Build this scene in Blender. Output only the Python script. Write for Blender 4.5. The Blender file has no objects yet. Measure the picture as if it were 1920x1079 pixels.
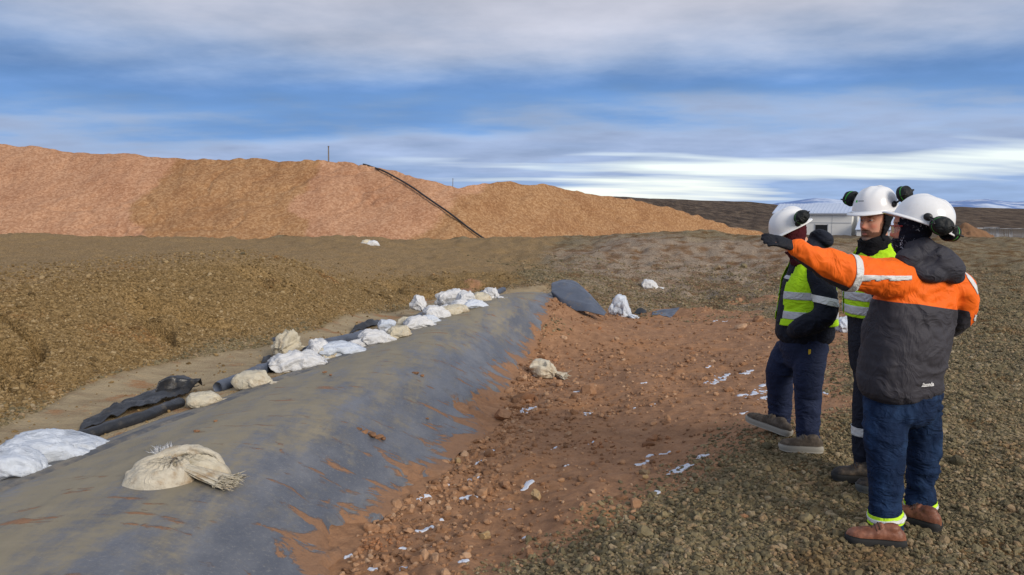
import bpy, bmesh, math, random
import numpy as np
from mathutils import Vector, Matrix
R = math.radians
random.seed(7); np.random.seed(7)
S = bpy.context.scene
C = S.collection

# ---------------------------------------------------------------- camera
FPX, CX, CY, CAMZ = 1400.0, 960.0, 539.5, 1.70
PITCH = math.atan(139.5 / FPX)
cam = bpy.data.objects.new('camera', bpy.data.cameras.new('camera'))
C.objects.link(cam); S.camera = cam
cam.data.sensor_width = 36.0
cam.data.lens = 36.0 * FPX / 1920.0
cam.data.clip_start = 0.05; cam.data.clip_end = 20000
cam.location = (0, 0, CAMZ); cam.rotation_euler = (math.pi/2 - PITCH, 0, 0)

# ---------------------------------------------------------------- sky
SUN_EL, SUN_AZ = R(24), R(140)          # azimuth clockwise from +Y: behind the camera, to the right
W = bpy.data.worlds.new('World'); S.world = W; W.use_nodes = True
nt = W.node_tree; N = nt.nodes; Lk = nt.links; N.clear()
def wn(t, **k):
    n = N.new(t)
    for a, v in k.items(): setattr(n, a, v)
    return n
def wmath(op, a, b=None, c=None, clamp=False):
    n = wn('ShaderNodeMath', operation=op, use_clamp=clamp)
    for i, v in enumerate((a, b, c)):
        if v is None: continue
        if isinstance(v, (int, float)): n.inputs[i].default_value = v
        else: Lk.new(v, n.inputs[i])
    return n.outputs[0]
sky = wn('ShaderNodeTexSky', sky_type='NISHITA'); sky.sun_disc = False
sky.sun_elevation = SUN_EL; sky.sun_rotation = SUN_AZ; sky.air_density = 1.2; sky.dust_density = 0.6
tc = wn('ShaderNodeTexCoord'); sep = wn('ShaderNodeSeparateXYZ'); Lk.new(tc.outputs['Generated'], sep.inputs[0])
dx, dy, dz = sep.outputs
elev = wmath('MULTIPLY', wmath('ARCSINE', dz), 57.2958)
azim = wmath('MULTIPLY', wmath('ARCTAN2', dx, dy), 57.2958)
den = wmath('ADD', wmath('MAXIMUM', dz, 0.0), 0.10)
def plane_noise(sx, sy, scale, detail, rough, off):
    cb = wn('ShaderNodeCombineXYZ')
    Lk.new(wmath('MULTIPLY', wmath('DIVIDE', dx, den), sx), cb.inputs[0])
    Lk.new(wmath('MULTIPLY', wmath('DIVIDE', dy, den), sy), cb.inputs[1]); cb.inputs[2].default_value = off
    nz = wn('ShaderNodeTexNoise'); nz.inputs['Scale'].default_value = scale
    nz.inputs['Detail'].default_value = detail; nz.inputs['Roughness'].default_value = rough
    Lk.new(cb.outputs[0], nz.inputs['Vector']); return nz.outputs['Fac']
n1 = plane_noise(0.55, 1.0, 0.70, 6, 0.52, 3.1)
n2 = plane_noise(0.30, 1.0, 0.85, 4, 0.5, 8.7)
n3 = plane_noise(0.9, 1.0, 1.5, 7, 0.56, 1.3)
e1 = wmath('ADD', elev, wmath('MULTIPLY', wmath('SUBTRACT', n1, 0.5), 9.0))
e1 = wmath('ADD', e1, wmath('MULTIPLY', wmath('SUBTRACT', n3, 0.5), 5.0))
e1 = wmath('SUBTRACT', e1, wmath('MULTIPLY', azim, 0.012))
def ramp(fac, stops):
    r = wn('ShaderNodeValToRGB'); r.color_ramp.interpolation = 'B_SPLINE'
    el = r.color_ramp.elements
    while len(el) < len(stops): el.new(0.5)
    for i, (p, c) in enumerate(stops): el[i].position = p; el[i].color = (*c, 1)
    Lk.new(fac, r.inputs[0]); return r.outputs[0]
def lin(r, g, b):
    f = lambda v: (v/255/12.92) if v/255 < 0.04045 else ((v/255+0.055)/1.055)**2.4
    return (f(r), f(g), f(b))
SKYK = 10.0                                # cloud radiances are given as seen; background strength is 0.1
cloud = ramp(wmath('DIVIDE', e1, 20.0, clamp=True), [
    (0.00, lin(136, 158, 192)), (0.12, lin(126, 150, 186)), (0.24, lin(142, 156, 184)), (0.31, lin(138, 158, 188)), (0.37, lin(96, 132, 178)),
    (0.44, lin(90, 126, 176)), (0.52, lin(114, 140, 178)), (0.62, lin(146, 158, 180)), (0.74, lin(170, 171, 182)), (0.86, lin(162, 166, 180)), (1.0, lin(162, 168, 182))])
# soft light and dark lumps in the deck
lum = wmath('ADD', 0.62, wmath('MULTIPLY', n3, 0.76))
mulc = wn('ShaderNodeMix', data_type='RGBA', blend_type='MULTIPLY'); mulc.inputs[0].default_value = 1
Lk.new(cloud, mulc.inputs[6]); cbl = wn('ShaderNodeCombineXYZ')
for i in range(3): Lk.new(lum, cbl.inputs[i])
Lk.new(cbl.outputs[0], mulc.inputs[7])
# openings in the deck, low over the horizon, towards the right
low = wmath('MULTIPLY', wmath('DIVIDE', wmath('SUBTRACT', 6.3, elev), 2.2, clamp=True), wmath('DIVIDE', wmath('ADD', azim, 12.0), 14.0, clamp=True))
hump = wmath('DIVIDE', 0.16, wmath('ADD', 1.0, wmath('POWER', wmath('MULTIPLY', wmath('SUBTRACT', elev, 3.2), 0.75), 2.0)))
gap = wmath('MULTIPLY', wmath('DIVIDE', wmath('SUBTRACT', wmath('ADD', n2, hump), 0.60), 0.13, clamp=True), low)
clear = wn('ShaderNodeMix', data_type='RGBA', blend_type='MIX')
clear.inputs[0].default_value = 0.72
skm = wn('ShaderNodeVectorMath', operation='SCALE'); skm.inputs[3].default_value = 0.10
Lk.new(sky.outputs[0], skm.inputs[0])
Lk.new(skm.outputs[0], clear.inputs[6]); clear.inputs[7].default_value = (*lin(218, 228, 232), 1)
fin = wn('ShaderNodeMix', data_type='RGBA', blend_type='MIX')
Lk.new(gap, fin.inputs[0]); Lk.new(mulc.outputs[2], fin.inputs[6]); Lk.new(clear.outputs[2], fin.inputs[7])
scl = wn('ShaderNodeVectorMath', operation='SCALE'); scl.inputs[3].default_value = SKYK
Lk.new(fin.outputs[2], scl.inputs[0])
bg = wn('ShaderNodeBackground'); bg.inputs['Strength'].default_value = 0.1
Lk.new(scl.outputs[0], bg.inputs['Color'])
wo = wn('ShaderNodeOutputWorld'); Lk.new(bg.outputs[0], wo.inputs['Surface'])

# ---------------------------------------------------------------- sun, exposure
sl = bpy.data.lights.new('sun', 'SUN'); sl.energy = 2.0; sl.angle = R(24); sl.color = (1.0, 0.90, 0.76)
sun = bpy.data.objects.new('sun', sl); C.objects.link(sun); sun.location = (30, -40, 30)
tosun = Vector((math.sin(SUN_AZ)*math.cos(SUN_EL), math.cos(SUN_AZ)*math.cos(SUN_EL), math.sin(SUN_EL)))
sun.rotation_euler = tosun.to_track_quat('Z', 'Y').to_euler()
S.view_settings.view_transform = 'Standard'; S.view_settings.look = 'None'
S.view_settings.exposure = 0.52; S.view_settings.gamma = 1.0; S.view_settings.use_curve_mapping = False

# ---------------------------------------------------------------- helpers
def ray(px, py):
    u, v = (px - CX)/FPX, (CY - py)/FPX
    c, s = math.cos(PITCH), math.sin(PITCH)
    return np.array([u, c + v*s, -s + v*c])
def at(px, py, D):                         # point seen at a pixel, D metres in front
    d = ray(px, py); return np.array([0, 0, CAMZ]) + d*(D/d[1])
def onz(px, py, z):                        # point seen at a pixel on the level z
    d = ray(px, py); return np.array([0, 0, CAMZ]) + d*((z - CAMZ)/d[2])

def _hash(ix, iy, iz, seed):
    h = (ix.astype(np.uint32)*np.uint32(374761393)) ^ (iy.astype(np.uint32)*np.uint32(668265263)) ^ (iz.astype(np.uint32)*np.uint32(2246822519)) ^ np.uint32((seed*3266489917) & 0xffffffff)
    h = (h ^ (h >> np.uint32(13)))*np.uint32(1274126177); h = (h ^ (h >> np.uint32(16)))*np.uint32(2654435761)
    h = h ^ (h >> np.uint32(15))
    return h.astype(np.float64)/4294967295.0*2 - 1
def vnoise(P, seed=0):
    P = np.asarray(P, float); i = np.floor(P).astype(np.int64); f = P - i
    f = f*f*f*(f*(f*6 - 15) + 10); out = 0
    for a in (0, 1):
        for b in (0, 1):
            for c in (0, 1):
                w = (f[..., 0] if a else 1-f[..., 0])*(f[..., 1] if b else 1-f[..., 1])*(f[..., 2] if c else 1-f[..., 2])
                out = out + w*_hash(i[..., 0]+a, i[..., 1]+b, i[..., 2]+c, seed)
    return out
def fbm(P, octv=4, seed=0, gain=0.5):
    P = np.asarray(P, float); o = 0; a = 1
    for k in range(octv): o = o + a*vnoise(P*(2.03**k) + 17.3*k, seed+k); a *= gain
    return o
def P3(x, y, z=0.0):
    x = np.asarray(x, float); return np.stack([x, np.asarray(y, float)+0*x, np.asarray(z, float)+0*x], -1)
def sstep(a, b, x):
    t = np.clip((np.asarray(x, float)-a)/(b-a), 0, 1); return t*t*(3-2*t)

def mesh(name, V, F, mat=None, parent=None, smooth=True, attrs=None, loc=None):
    me = bpy.data.meshes.new(name)
    V = np.asarray(V, float)
    if isinstance(F, np.ndarray):
        F = np.asarray(F, np.int32); nf, k = F.shape
        me.vertices.add(len(V)); me.vertices.foreach_set('co', V.astype(np.float32).ravel())
        me.loops.add(nf*k); me.loops.foreach_set('vertex_index', F.ravel())
        me.polygons.add(nf); me.polygons.foreach_set('loop_start', np.arange(nf, dtype=np.int32)*k)
        me.update(calc_edges=True)
    else:
        me.from_pydata([tuple(v) for v in V], [], [tuple(int(i) for i in f) for f in F]); me.update()
    me.polygons.foreach_set('use_smooth', np.full(len(me.polygons), bool(smooth)))
    if attrs:
        for k_, v in attrs.items():
            a = me.attributes.new(k_, 'FLOAT', 'POINT'); a.data.foreach_set('value', np.asarray(v, np.float32).ravel())
    if mat: me.materials.append(mat)
    o = bpy.data.objects.new(name, me); C.objects.link(o)
    if parent: o.parent = parent
    if loc is not None: o.location = loc
    return o
def tag(o, label=None, cat=None, group=None, kind=None):
    for k, v in (('label', label), ('category', cat), ('group', group), ('kind', kind)):
        if v: o[k] = v
    return o
def empty(name, loc=(0, 0, 0), rz=0):
    o = bpy.data.objects.new(name, None); C.objects.link(o); o.location = loc; o.rotation_euler = (0, 0, rz)
    o.empty_display_size = 0.1; return o
def gridfaces(nu, nv, wrapu=False, wrapv=False):
    I = np.arange(nu*nv).reshape(nu, nv)
    if wrapu: I = np.vstack([I, I[:1]])
    if wrapv: I = np.hstack([I, I[:, :1]])
    return np.stack([I[:-1, :-1], I[1:, :-1], I[1:, 1:], I[:-1, 1:]], -1).reshape(-1, 4)

# node material helper ------------------------------------------------
class Mat:
    def __init__(s, name, rough=0.8, spec=0.3):
        s.m = bpy.data.materials.new(name); s.m.use_nodes = True; s.t = s.m.node_tree; s.n = s.t.nodes; s.l = s.t.links
        s.b = s.n['Principled BSDF']; s.b.inputs['Roughness'].default_value = rough
        s.b.inputs['Specular IOR Level'].default_value = spec
    def node(s, t, **k):
        n = s.n.new(t)
        for a, v in k.items(): setattr(n, a, v)
        return n
    def put(s, sock, v):
        if isinstance(v, (int, float)): sock.default_value = v
        elif isinstance(v, (tuple, list)): sock.default_value = (*v, 1) if (len(v) == 3 and sock.type == 'RGBA') else v
        else: s.l.new(v, sock)
    def math(s, op, a, b=None, clamp=False):
        n = s.node('ShaderNodeMath', operation=op, use_clamp=clamp); s.put(n.inputs[0], a)
        if b is not None: s.put(n.inputs[1], b)
        return n.outputs[0]
    def attr(s, name): return s.node('ShaderNodeAttribute', attribute_name=name).outputs['Fac']
    def obj(s): return s.node('ShaderNodeTexCoord').outputs['Object']
    def pos(s): return s.node('ShaderNodeNewGeometry').outputs['Position']
    def mapping(s, vec, scale=(1, 1, 1), rot=(0, 0, 0)):
        n = s.node('ShaderNodeMapping'); s.put(n.inputs[0], vec); n.inputs['Scale'].default_value = scale; n.inputs['Rotation'].default_value = rot; return n.outputs[0]
    def noise(s, scale, detail=4, rough=0.55, vec=None, dist=0.0, col=False):
        n = s.node('ShaderNodeTexNoise'); n.inputs['Scale'].default_value = scale; n.inputs['Detail'].default_value = detail
        n.inputs['Roughness'].default_value = rough; n.inputs['Distortion'].default_value = dist
        s.put(n.inputs['Vector'], vec if vec is not None else s.pos()); return n.outputs['Color' if col else 'Fac']
    def voro(s, scale, vec=None, feature='F1', out='Distance', rand=1.0):
        n = s.node('ShaderNodeTexVoronoi', feature=feature); n.inputs['Scale'].default_value = scale; n.inputs['Randomness'].default_value = rand
        s.put(n.inputs['Vector'], vec if vec is not None else s.pos()); return n.outputs[out]
    def rng(s, v, a, b, c=0.0, d=1.0, smooth=True):
        n = s.node('ShaderNodeMapRange', interpolation_type='SMOOTHSTEP' if smooth else 'LINEAR'); s.put(n.inputs[0], v)
        for i, q in enumerate((a, b, c, d)): n.inputs[i+1].default_value = q
        return n.outputs[0]
    def mix(s, f, a, b, mode='MIX'):
        n = s.node('ShaderNodeMix', data_type='RGBA', blend_type=mode); s.put(n.inputs[0], f); s.put(n.inputs[6], a); s.put(n.inputs[7], b); return n.outputs[2]
    def ramp(s, f, stops):
        n = s.node('ShaderNodeValToRGB'); el = n.color_ramp.elements
        while len(el) < len(stops): el.new(0.5)
        for i, (p, c) in enumerate(stops): el[i].position = p; el[i].color = (*c, 1)
        s.put(n.inputs[0], f); return n.outputs[0]
    def bump(s, h, strength=0.5, dist=0.01, normal=None):
        n = s.node('ShaderNodeBump'); n.inputs['Strength'].default_value = strength; n.inputs['Distance'].default_value = dist
        s.put(n.inputs['Height'], h)
        if normal is not None: s.put(n.inputs['Normal'], normal)
        return n.outputs[0]
    def out(s, col=None, rough=None, normal=None):
        if col is not None: s.put(s.b.inputs['Base Color'], col)
        if rough is not None: s.put(s.b.inputs['Roughness'], rough)
        if normal is not None: s.put(s.b.inputs['Normal'], normal)
        return s.m
def gray(v): return (v, v, v)
def spline(P, n):                                            # Catmull-Rom through rows of numbers
    P = np.asarray(P, float); m = len(P); Q = np.vstack([2*P[0]-P[1], P, 2*P[-1]-P[-2]]); t = np.linspace(0, m-1, n); out = []
    for x in t:
        i = min(int(x), m-2); f = x-i; p0, p1, p2, p3 = Q[i], Q[i+1], Q[i+2], Q[i+3]
        out.append(0.5*((2*p1) + (-p0+p2)*f + (2*p0-5*p1+4*p2-p3)*f*f + (-p0+3*p1-3*p2+p3)*f**3))
    return np.array(out)
def tube(path, r, seg=14, hollow=False, wob=0.0, seed=0):
    P = np.asarray(path, float); n = len(P); r = np.broadcast_to(np.asarray(r, float), (n,))
    T = np.gradient(P, axis=0); T /= np.linalg.norm(T, axis=1)[:, None]; up = np.array([0, 0, 1.0]); V = []
    if abs(T[0] @ up) > 0.95: up = np.array([1.0, 0, 0])
    for i in range(n):
        s = np.cross(T[i], up); s /= np.linalg.norm(s); w = np.cross(s, T[i]); a = np.linspace(0, 2*math.pi, seg, endpoint=False)
        rad = r[i]*(1 + wob*vnoise(np.stack([np.cos(a)*1.5, np.sin(a)*1.5, a*0 + i*0.35], -1), seed))
        V.append(P[i] + (np.cos(a)*rad)[:, None]*s + (np.sin(a)*rad)[:, None]*w)
    V = np.array(V).reshape(-1, 3); F = [tuple(f) for f in gridfaces(n, seg, False, True)]
    if not hollow: F += [tuple(range(seg))[::-1], tuple((n-1)*seg + j for j in range(seg))]
    return V, F
# ================================================================ TERRAIN
CP = []                                     # control points (x, y, z)
def cz(z, *pts):
    for p in pts: CP.append(onz(p[0], p[1], p[2] if len(p) > 2 else z))
def cd(*pts):
    for p in pts: CP.append(at(*p))
SEAM = [(-700, 1170), (-260, 1003), (0, 905), (200, 828), (400, 755), (560, 697), (700, 645), (800, 605), (930, 558), (1040, 537)]
CREST = [(-500, 1450), (-60, 1190), (148, 1050), (237, 990), (370, 917), (500, 846), (620, 782), (747, 707), (825, 660), (873, 622), (960, 586), (1030, 552)]
EDGE = [(300, 1600), (430, 1300), (597, 1068), (656, 979), (708, 935), (797, 887), (805, 846), (885, 813), (911, 785), (926, 746), (948, 702), (990, 645), (1046, 588)]
EDGEZ = np.linspace(-0.20, -0.42, len(EDGE))
TOE = [(-300, 930), (0, 800), (100, 755), (180, 720), (330, 675), (480, 648), (600, 615), (700, 588), (830, 560), (915, 545)]
cz(-0.03, *SEAM); cz(0.06, *CREST)
for p, z in zip(EDGE, EDGEZ): CP.append(onz(p[0], p[1], z))
cz(-0.07, *TOE)
cz(-0.08, (60, 840), (250, 770), (450, 700), (620, 645), (800, 585))
cz(0, (780, 1079, -.20), (1000, 1000, -.20), (1050, 850, -.30), (1100, 720, -.38), (1150, 650, -.45), (1200, 600, -.5), (1290, 590, -.5), (1110, 592, -.48))
cz(0, (1640, 1022), (1500, 846), (1720, 988), (1440, 813), (1600, 905), (1640, 925), (1560, 960), (1300, 930, -.07), (1250, 850, -.17), (1200, 1000, -.08), (1100, 1079, -.1),
   (1300, 1079, -.03), (1900, 1079), (1900, 800), (1850, 650), (1700, 700), (1480, 760, -.05), (1400, 720, -.2), (1400, 640, -.36), (1550, 620, -.18), (1800, 560, -.02), (1900, 520, .03), (2300, 800), (2300, 560))
cd((1130, 535, 19.6), (1190, 541, 20.2), (1085, 532, 19.4))
cz(0, (1218, 550, -.42), (1300, 560, -.45), (1450, 545, -.25), (1150, 556, -.30), (1090, 545, -.18), (1060, 552, -.2))
# olive gravel heap: the crest and what lies behind it
cd((-300, 570, 8.6), (0, 548, 9.3), (150, 527, 10.3), (300, 510, 11.2), (430, 501, 12.2), (545, 499, 13.4))
cd((620, 527, 14.3), (690, 548, 15.2), (760, 540, 17.0))
cd((-300, 500, 14), (0, 500, 14), (300, 488, 15.5), (600, 483, 19), (0, 474, 23), (300, 470, 24), (600, 468, 27), (800, 505, 21), (800, 475, 29),
   (930, 533, 18.0), (1000, 505, 23), (1000, 470, 32), (1100, 510, 23), (1250, 500, 25.5), (1180, 455, 34), (1350, 505, 25), (1420, 490, 26))
cd((-300, 449, 38), (0, 447, 38), (200, 450, 38), (400, 452, 38), (600, 450, 38), (800, 452, 38), (1000, 452, 38), (1100, 447, 36), (1270, 446, 33), (1420, 447, 33), (1500, 455, 32), (1620, 452, 38), (1780, 458, 38), (1950, 455, 40), (2300, 455, 40))
for u in (-1.6, -1.0, -0.5, 0, 0.4, 0.8, 1.2, 1.6):
    for y_, z_ in ((47, 0.0), (60, -0.5), (90, -1.4), (140, -2.2), (250, -2.6), (600, -3.0), (3000, -4.0)): CP.append(np.array([u*y_, y_, z_]))
for u in (-1.6, -0.6, 0, 0.6, 1.6):
    for y_ in (0.5, 1.2): CP.append(np.array([u*y_, y_, -0.02]))
CP.append(np.array([-2.4, 2.2, 0.0])); CP.append(np.array([-4.2, 2.6, 0.0]))
CP = np.array(CP)
def uw(x, y):
    y = np.maximum(y, 0.4); return np.stack([np.clip(x/y, -1.9, 1.9)*1.6, np.log(y)], -1)
def _tps(r2): return 0.5*r2*np.log(r2 + 1e-12)
_A = uw(CP[:, 0], CP[:, 1]); _n = len(_A)
_K = _tps(((_A[:, None] - _A[None])**2).sum(-1)) + np.eye(_n)*0.0008
_Pm = np.hstack([np.ones((_n, 1)), _A])
_M = np.block([[_K, _Pm], [_Pm.T, np.zeros((3, 3))]])
_sol = np.linalg.solve(_M, np.concatenate([CP[:, 2], np.zeros(3)]))
def H0(x, y):                               # smooth lie of the land
    x = np.asarray(x, float); y = np.asarray(y, float)+0*x; sh = x.shape
    q = uw(x.ravel(), y.ravel()); out = np.empty(len(q))
    for i in range(0, len(q), 40000):
        b = q[i:i+40000]
        out[i:i+40000] = _tps(((b[:, None]-_A[None])**2).sum(-1)) @ _sol[:_n] + _sol[_n] + b @ _sol[_n+1:]
    yy = y.ravel(); xx = x.ravel()
    f = sstep(0.3, 1.6, yy)*(1 - sstep(1.45, 1.85, np.abs(xx)/np.maximum(yy, 0.4)))
    base = -0.02 - 4.0*sstep(60, 2500, np.hypot(xx, yy))
    return (out*f + base*(1-f)).reshape(sh)
def down(px, py, it=25):                    # where the ray of a pixel meets the land
    d = ray(px, py); lo, hi = 1.0, 60.0; o = np.array([0, 0, CAMZ])
    ts = np.geomspace(1.5, 70, 500); p = o + d*ts[:, None]
    hit = np.where(p[:, 2] < H0(p[:, 0], p[:, 1]))[0]
    if len(hit) == 0: return o + d*60
    i = hit[0]; lo, hi = ts[max(i-1, 0)], ts[i]
    for _ in range(it):
        m = (lo+hi)/2; q = o + d*m
        if q[2] < H0(q[0:1], q[1:2])[0]: hi = m
        else: lo = m
    return o + d*hi
def poly_sd(poly, x, y):                    # signed distance, positive inside
    poly = np.asarray(poly, float); x = np.asarray(x, float); y = np.asarray(y, float)
    d = np.full(x.shape, 1e9); ins = np.zeros(x.shape, bool); n = len(poly)
    for i in range(n):
        a = poly[i]; b = poly[(i+1) % n]; e = b-a
        t = np.clip(((x-a[0])*e[0]+(y-a[1])*e[1])/(e@e+1e-12), 0, 1)
        d = np.minimum(d, np.hypot(x-a[0]-t*e[0], y-a[1]-t*e[1]))
        c = ((a[1] > y) != (b[1] > y)) & (x < (b[0]-a[0])*(y-a[1])/(b[1]-a[1]+1e-12)+a[0]); ins ^= c
    return np.where(ins, d, -d)
def w2(pts, z=None): return np.array([(down(*p) if z is None else onz(p[0], p[1], z))[:2] for p in pts])
seam_w = w2(SEAM, -0.03); crest_w = w2(CREST, 0.06)
edge_w = np.array([onz(p[0], p[1], z)[:2] for p, z in zip(EDGE, EDGEZ)]); toe_w = w2(TOE, -0.07)
LINER = np.vstack([seam_w + np.array([-0.10, 0]), edge_w[::-1] + np.array([0.18, -0.05])])
RED = np.vstack([edge_w + np.array([-0.7, 0.05]), w2([(1150, 588), (1290, 585), (1420, 588), (1560, 600), (1640, 640), (1600, 700), (1500, 765), (1330, 862), (1210, 920), (1090, 985), (960, 1045), (820, 1110), (700, 1300)])])
SANDP = np.vstack([toe_w, seam_w[::-1]])
OLIVE = np.vstack([toe_w, w2([(1000, 535), (960, 500), (760, 462)]), np.array([[-3, 36.], [-60, 36.], [-30, 6.]])])
rng_ = np.random.default_rng(5)
def zones(x, y):
    wob = 0.22*fbm(P3(x*1.1, y*0.8), 4, 11)*np.clip(np.hypot(x, y)/6, 0.5, 6)
    red = sstep(-0.55, 0.30, poly_sd(RED, x, y)/np.clip(y/5, 0.6, 4) + wob*0.9)
    sand = sstep(-0.08, 0.12, poly_sd(SANDP, x, y) + wob*0.25)
    olive = sstep(-0.3, 0.4, poly_sd(OLIVE, x, y) + wob*0.35)
    return red*(1-sand), olive*(1-sand), sand
BENCH = np.vstack([np.array([at(*p)[:2] for p in [(-300, 570, 8.6), (0, 548, 9.3), (150, 527, 10.3), (300, 510, 11.2), (430, 501, 12.2), (545, 499, 13.4), (620, 520, 15.0), (760, 520, 18.5), (1000, 515, 22)]]), np.array([[3., 45.], [-60., 45.], [-30., 10.]])])
PALE = w2([(980, 470), (1150, 452), (1420, 452), (1600, 460), (1640, 520), (1500, 575), (1300, 584), (1150, 560), (1050, 530)])
def H(x, y):                                # land with its lumps
    x = np.asarray(x, float); y = np.asarray(y, float)
    h = H0(x, y); r = np.hypot(x, y); red, olive, sand = zones(x, y)
    li = poly_sd(LINER, x, y); lm = sstep(-0.10, 0.06, li)
    lump = 0.030*fbm(P3(x*1.6, y*1.1), 4, 21) + 0.016*fbm(P3(x*6, y*5), 3, 31)
    redl = 0.030*fbm(P3(x*1.9, y*1.2), 4, 41, 0.6) + 0.014*np.abs(fbm(P3(x*7, y*5), 3, 51))
    # furrows running down the face of the olive heap
    fa, fb_ = x*.56 + y*.83, x*.83 - y*.56                        # across and down the fall line
    gn = fbm(P3(fa*1.15 + .35*fbm(P3(x*.9, y*.9), 2, 63), fb_*0.16), 3, 61, .55)
    face = sstep(0.15, 0.9, poly_sd(OLIVE, x, y))*(1 - sstep(-.6, .5, poly_sd(BENCH, x, y)))
    fur = face*(0.05*fbm(P3(fa*.8, fb_*.3), 2, 65) - 0.28*np.exp(-(gn/.13)**2))
    far = 0.20*fbm(P3(x*0.35, y*0.22), 4, 71)*sstep(14, 30, y)*(1 - 0.6*sstep(60, 120, r)) + 0.06*fbm(P3(x*2, y*1.2), 4, 73, .6)*sstep(12, 20, y)
    trk = 0.012*np.sin(y*9 + 1.5*fbm(P3(x*0.5, y*0.5), 2, 81))*sstep(2.2, 3.2, x)*sstep(5.5, 7, y)*(1-sstep(14, 22, y))*(1-red)
    a = lump*(1-red)*(1-0.8*sand) + redl*red + fur + far + trk
    return h + a*(1-lm) - 0.035*lm*sstep(-0.05, 0.25, li)

# polar grid, dense in front of the camera, reaching the horizon
az = np.radians(np.concatenate([np.linspace(-180, -50, 40)[:-1], np.linspace(-50, 50, 640), np.linspace(50, 180, 40)[1:-1]]))
rr = np.concatenate([np.geomspace(0.3, 2.4, 14)[:-1], np.geomspace(2.4, 60, 560), np.geomspace(60, 6000, 60)[1:]])
AZ, RR = np.meshgrid(az, rr, indexing='ij'); GX, GY = np.sin(AZ)*RR, np.cos(AZ)*RR
GZ = H(GX, GY); gred, gol, gsa = zones(GX, GY)
scrub = sstep(55, 80, np.hypot(GX, GY))

# ---------------------------------------------------------------- ground material
m = Mat('ground_gravel_and_dirt', 0.92, 0.15)
pos = m.pos()
wob = m.noise(1.3, 5, 0.6); fine = m.noise(38, 4, 0.7); mid = m.noise(7, 5, 0.65)
st = m.voro(48, feature='F1', out='Color'); stn = m.node('ShaderNodeSeparateColor'); m.l.new(st, stn.inputs[0]); stv = stn.outputs[0]
grav = m.ramp(stv, [(0.0, lin(94, 85, 65)), (0.45, lin(122, 110, 85)), (0.8, lin(142, 128, 100)), (1.0, lin(160, 142, 113))])
grav = m.mix(m.attr('pale'), grav, m.ramp(stv, [(0.0, lin(106, 94, 80)), (0.5, lin(144, 128, 110)), (1.0, lin(176, 158, 138))]))
grav = m.mix(m.rng(wob, 0.42, 0.66), grav, m.mix(1.0, grav, lin(205, 178, 150), 'MULTIPLY'))
olv = m.ramp(stv, [(0.0, lin(98, 80, 52)), (0.5, lin(132, 108, 70)), (1.0, lin(158, 132, 92))])
redc = m.ramp(mid, [(0.22, lin(124, 93, 69)), (0.5, lin(160, 121, 90)), (0.78, lin(180, 140, 107))])
redc = m.mix(m.rng(fine, 0.3, 0.75, 0, 0.5), redc, lin(124, 92, 72))
redc = m.mix(m.rng(wob, 0.5, 0.72, 0, 0.55), redc, lin(176, 126, 84))
sandc = m.ramp(m.noise(3.5, 6, 0.7, m.mapping(pos, (0.6, 1.6, 1))), [(0.3, lin(134, 116, 92)), (0.55, lin(160, 144, 116)), (0.8, lin(176, 152, 118))])
sandc = m.mix(m.rng(m.noise(2.2, 5, 0.6), 0.56, 0.66, 0, 0.7), sandc, lin(150, 106, 70))
scr = m.ramp(m.noise(0.5, 6, 0.75), [(0.3, lin(70, 60, 48)), (0.7, lin(108, 92, 72))])
red_a = m.rng(m.math('ADD', m.attr('red'), m.math('MULTIPLY', m.math('SUBTRACT', mid, 0.5), 0.9)), 0.35, 0.65)
bch = m.mix(m.noise(1.1, 6, 0.7, m.mapping(pos, (0.35, 1.2, 1))), m.ramp(stv, [(0.0, lin(104, 88, 64)), (0.5, lin(134, 114, 84)), (1.0, lin(164, 142, 110))]), m.ramp(stv, [(0.0, lin(112, 90, 58)), (1.0, lin(156, 128, 88))]))
col = m.mix(m.attr('olive'), grav, olv); col = m.mix(m.attr('bench'), col, bch)
col = m.mix(red_a, col, redc); col = m.mix(m.attr('sand'), col, sandc); col = m.mix(m.attr('scrub'), col, scr)
vb = m.math('SUBTRACT', 1.0, m.voro(48)); gb = m.bump(vb, 0.6, 0.022)
cb = m.bump(m.math('ADD', m.math('MULTIPLY', m.noise(16, 7, 0.72), 1.0), m.math('MULTIPLY', m.voro(9), -0.2)), 0.6, 0.04)
nm = m.node('ShaderNodeMix', data_type='VECTOR'); m.l.new(red_a, nm.inputs[0]); m.l.new(gb, nm.inputs[4]); m.l.new(cb, nm.inputs[5])
GROUND_M = m.out(col, None, nm.outputs[1])
ground = mesh('ground', P3(GX.ravel(), GY.ravel(), GZ.ravel()), gridfaces(*GX.shape, wrapu=True)[:, ::-1], GROUND_M, None, True,
              {'red': gred, 'olive': gol, 'sand': gsa, 'scrub': scrub, 'bench': sstep(-.3, .5, poly_sd(BENCH, GX, GY) + .45*fbm(P3(GX*.8, GY*.6), 4, 89)), 'pale': sstep(-2.5, 2.5, poly_sd(PALE, GX, GY) + 1.6*fbm(P3(GX*.4, GY*.3), 3, 87))*(1-gred)})
tag(ground, kind='structure')

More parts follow.
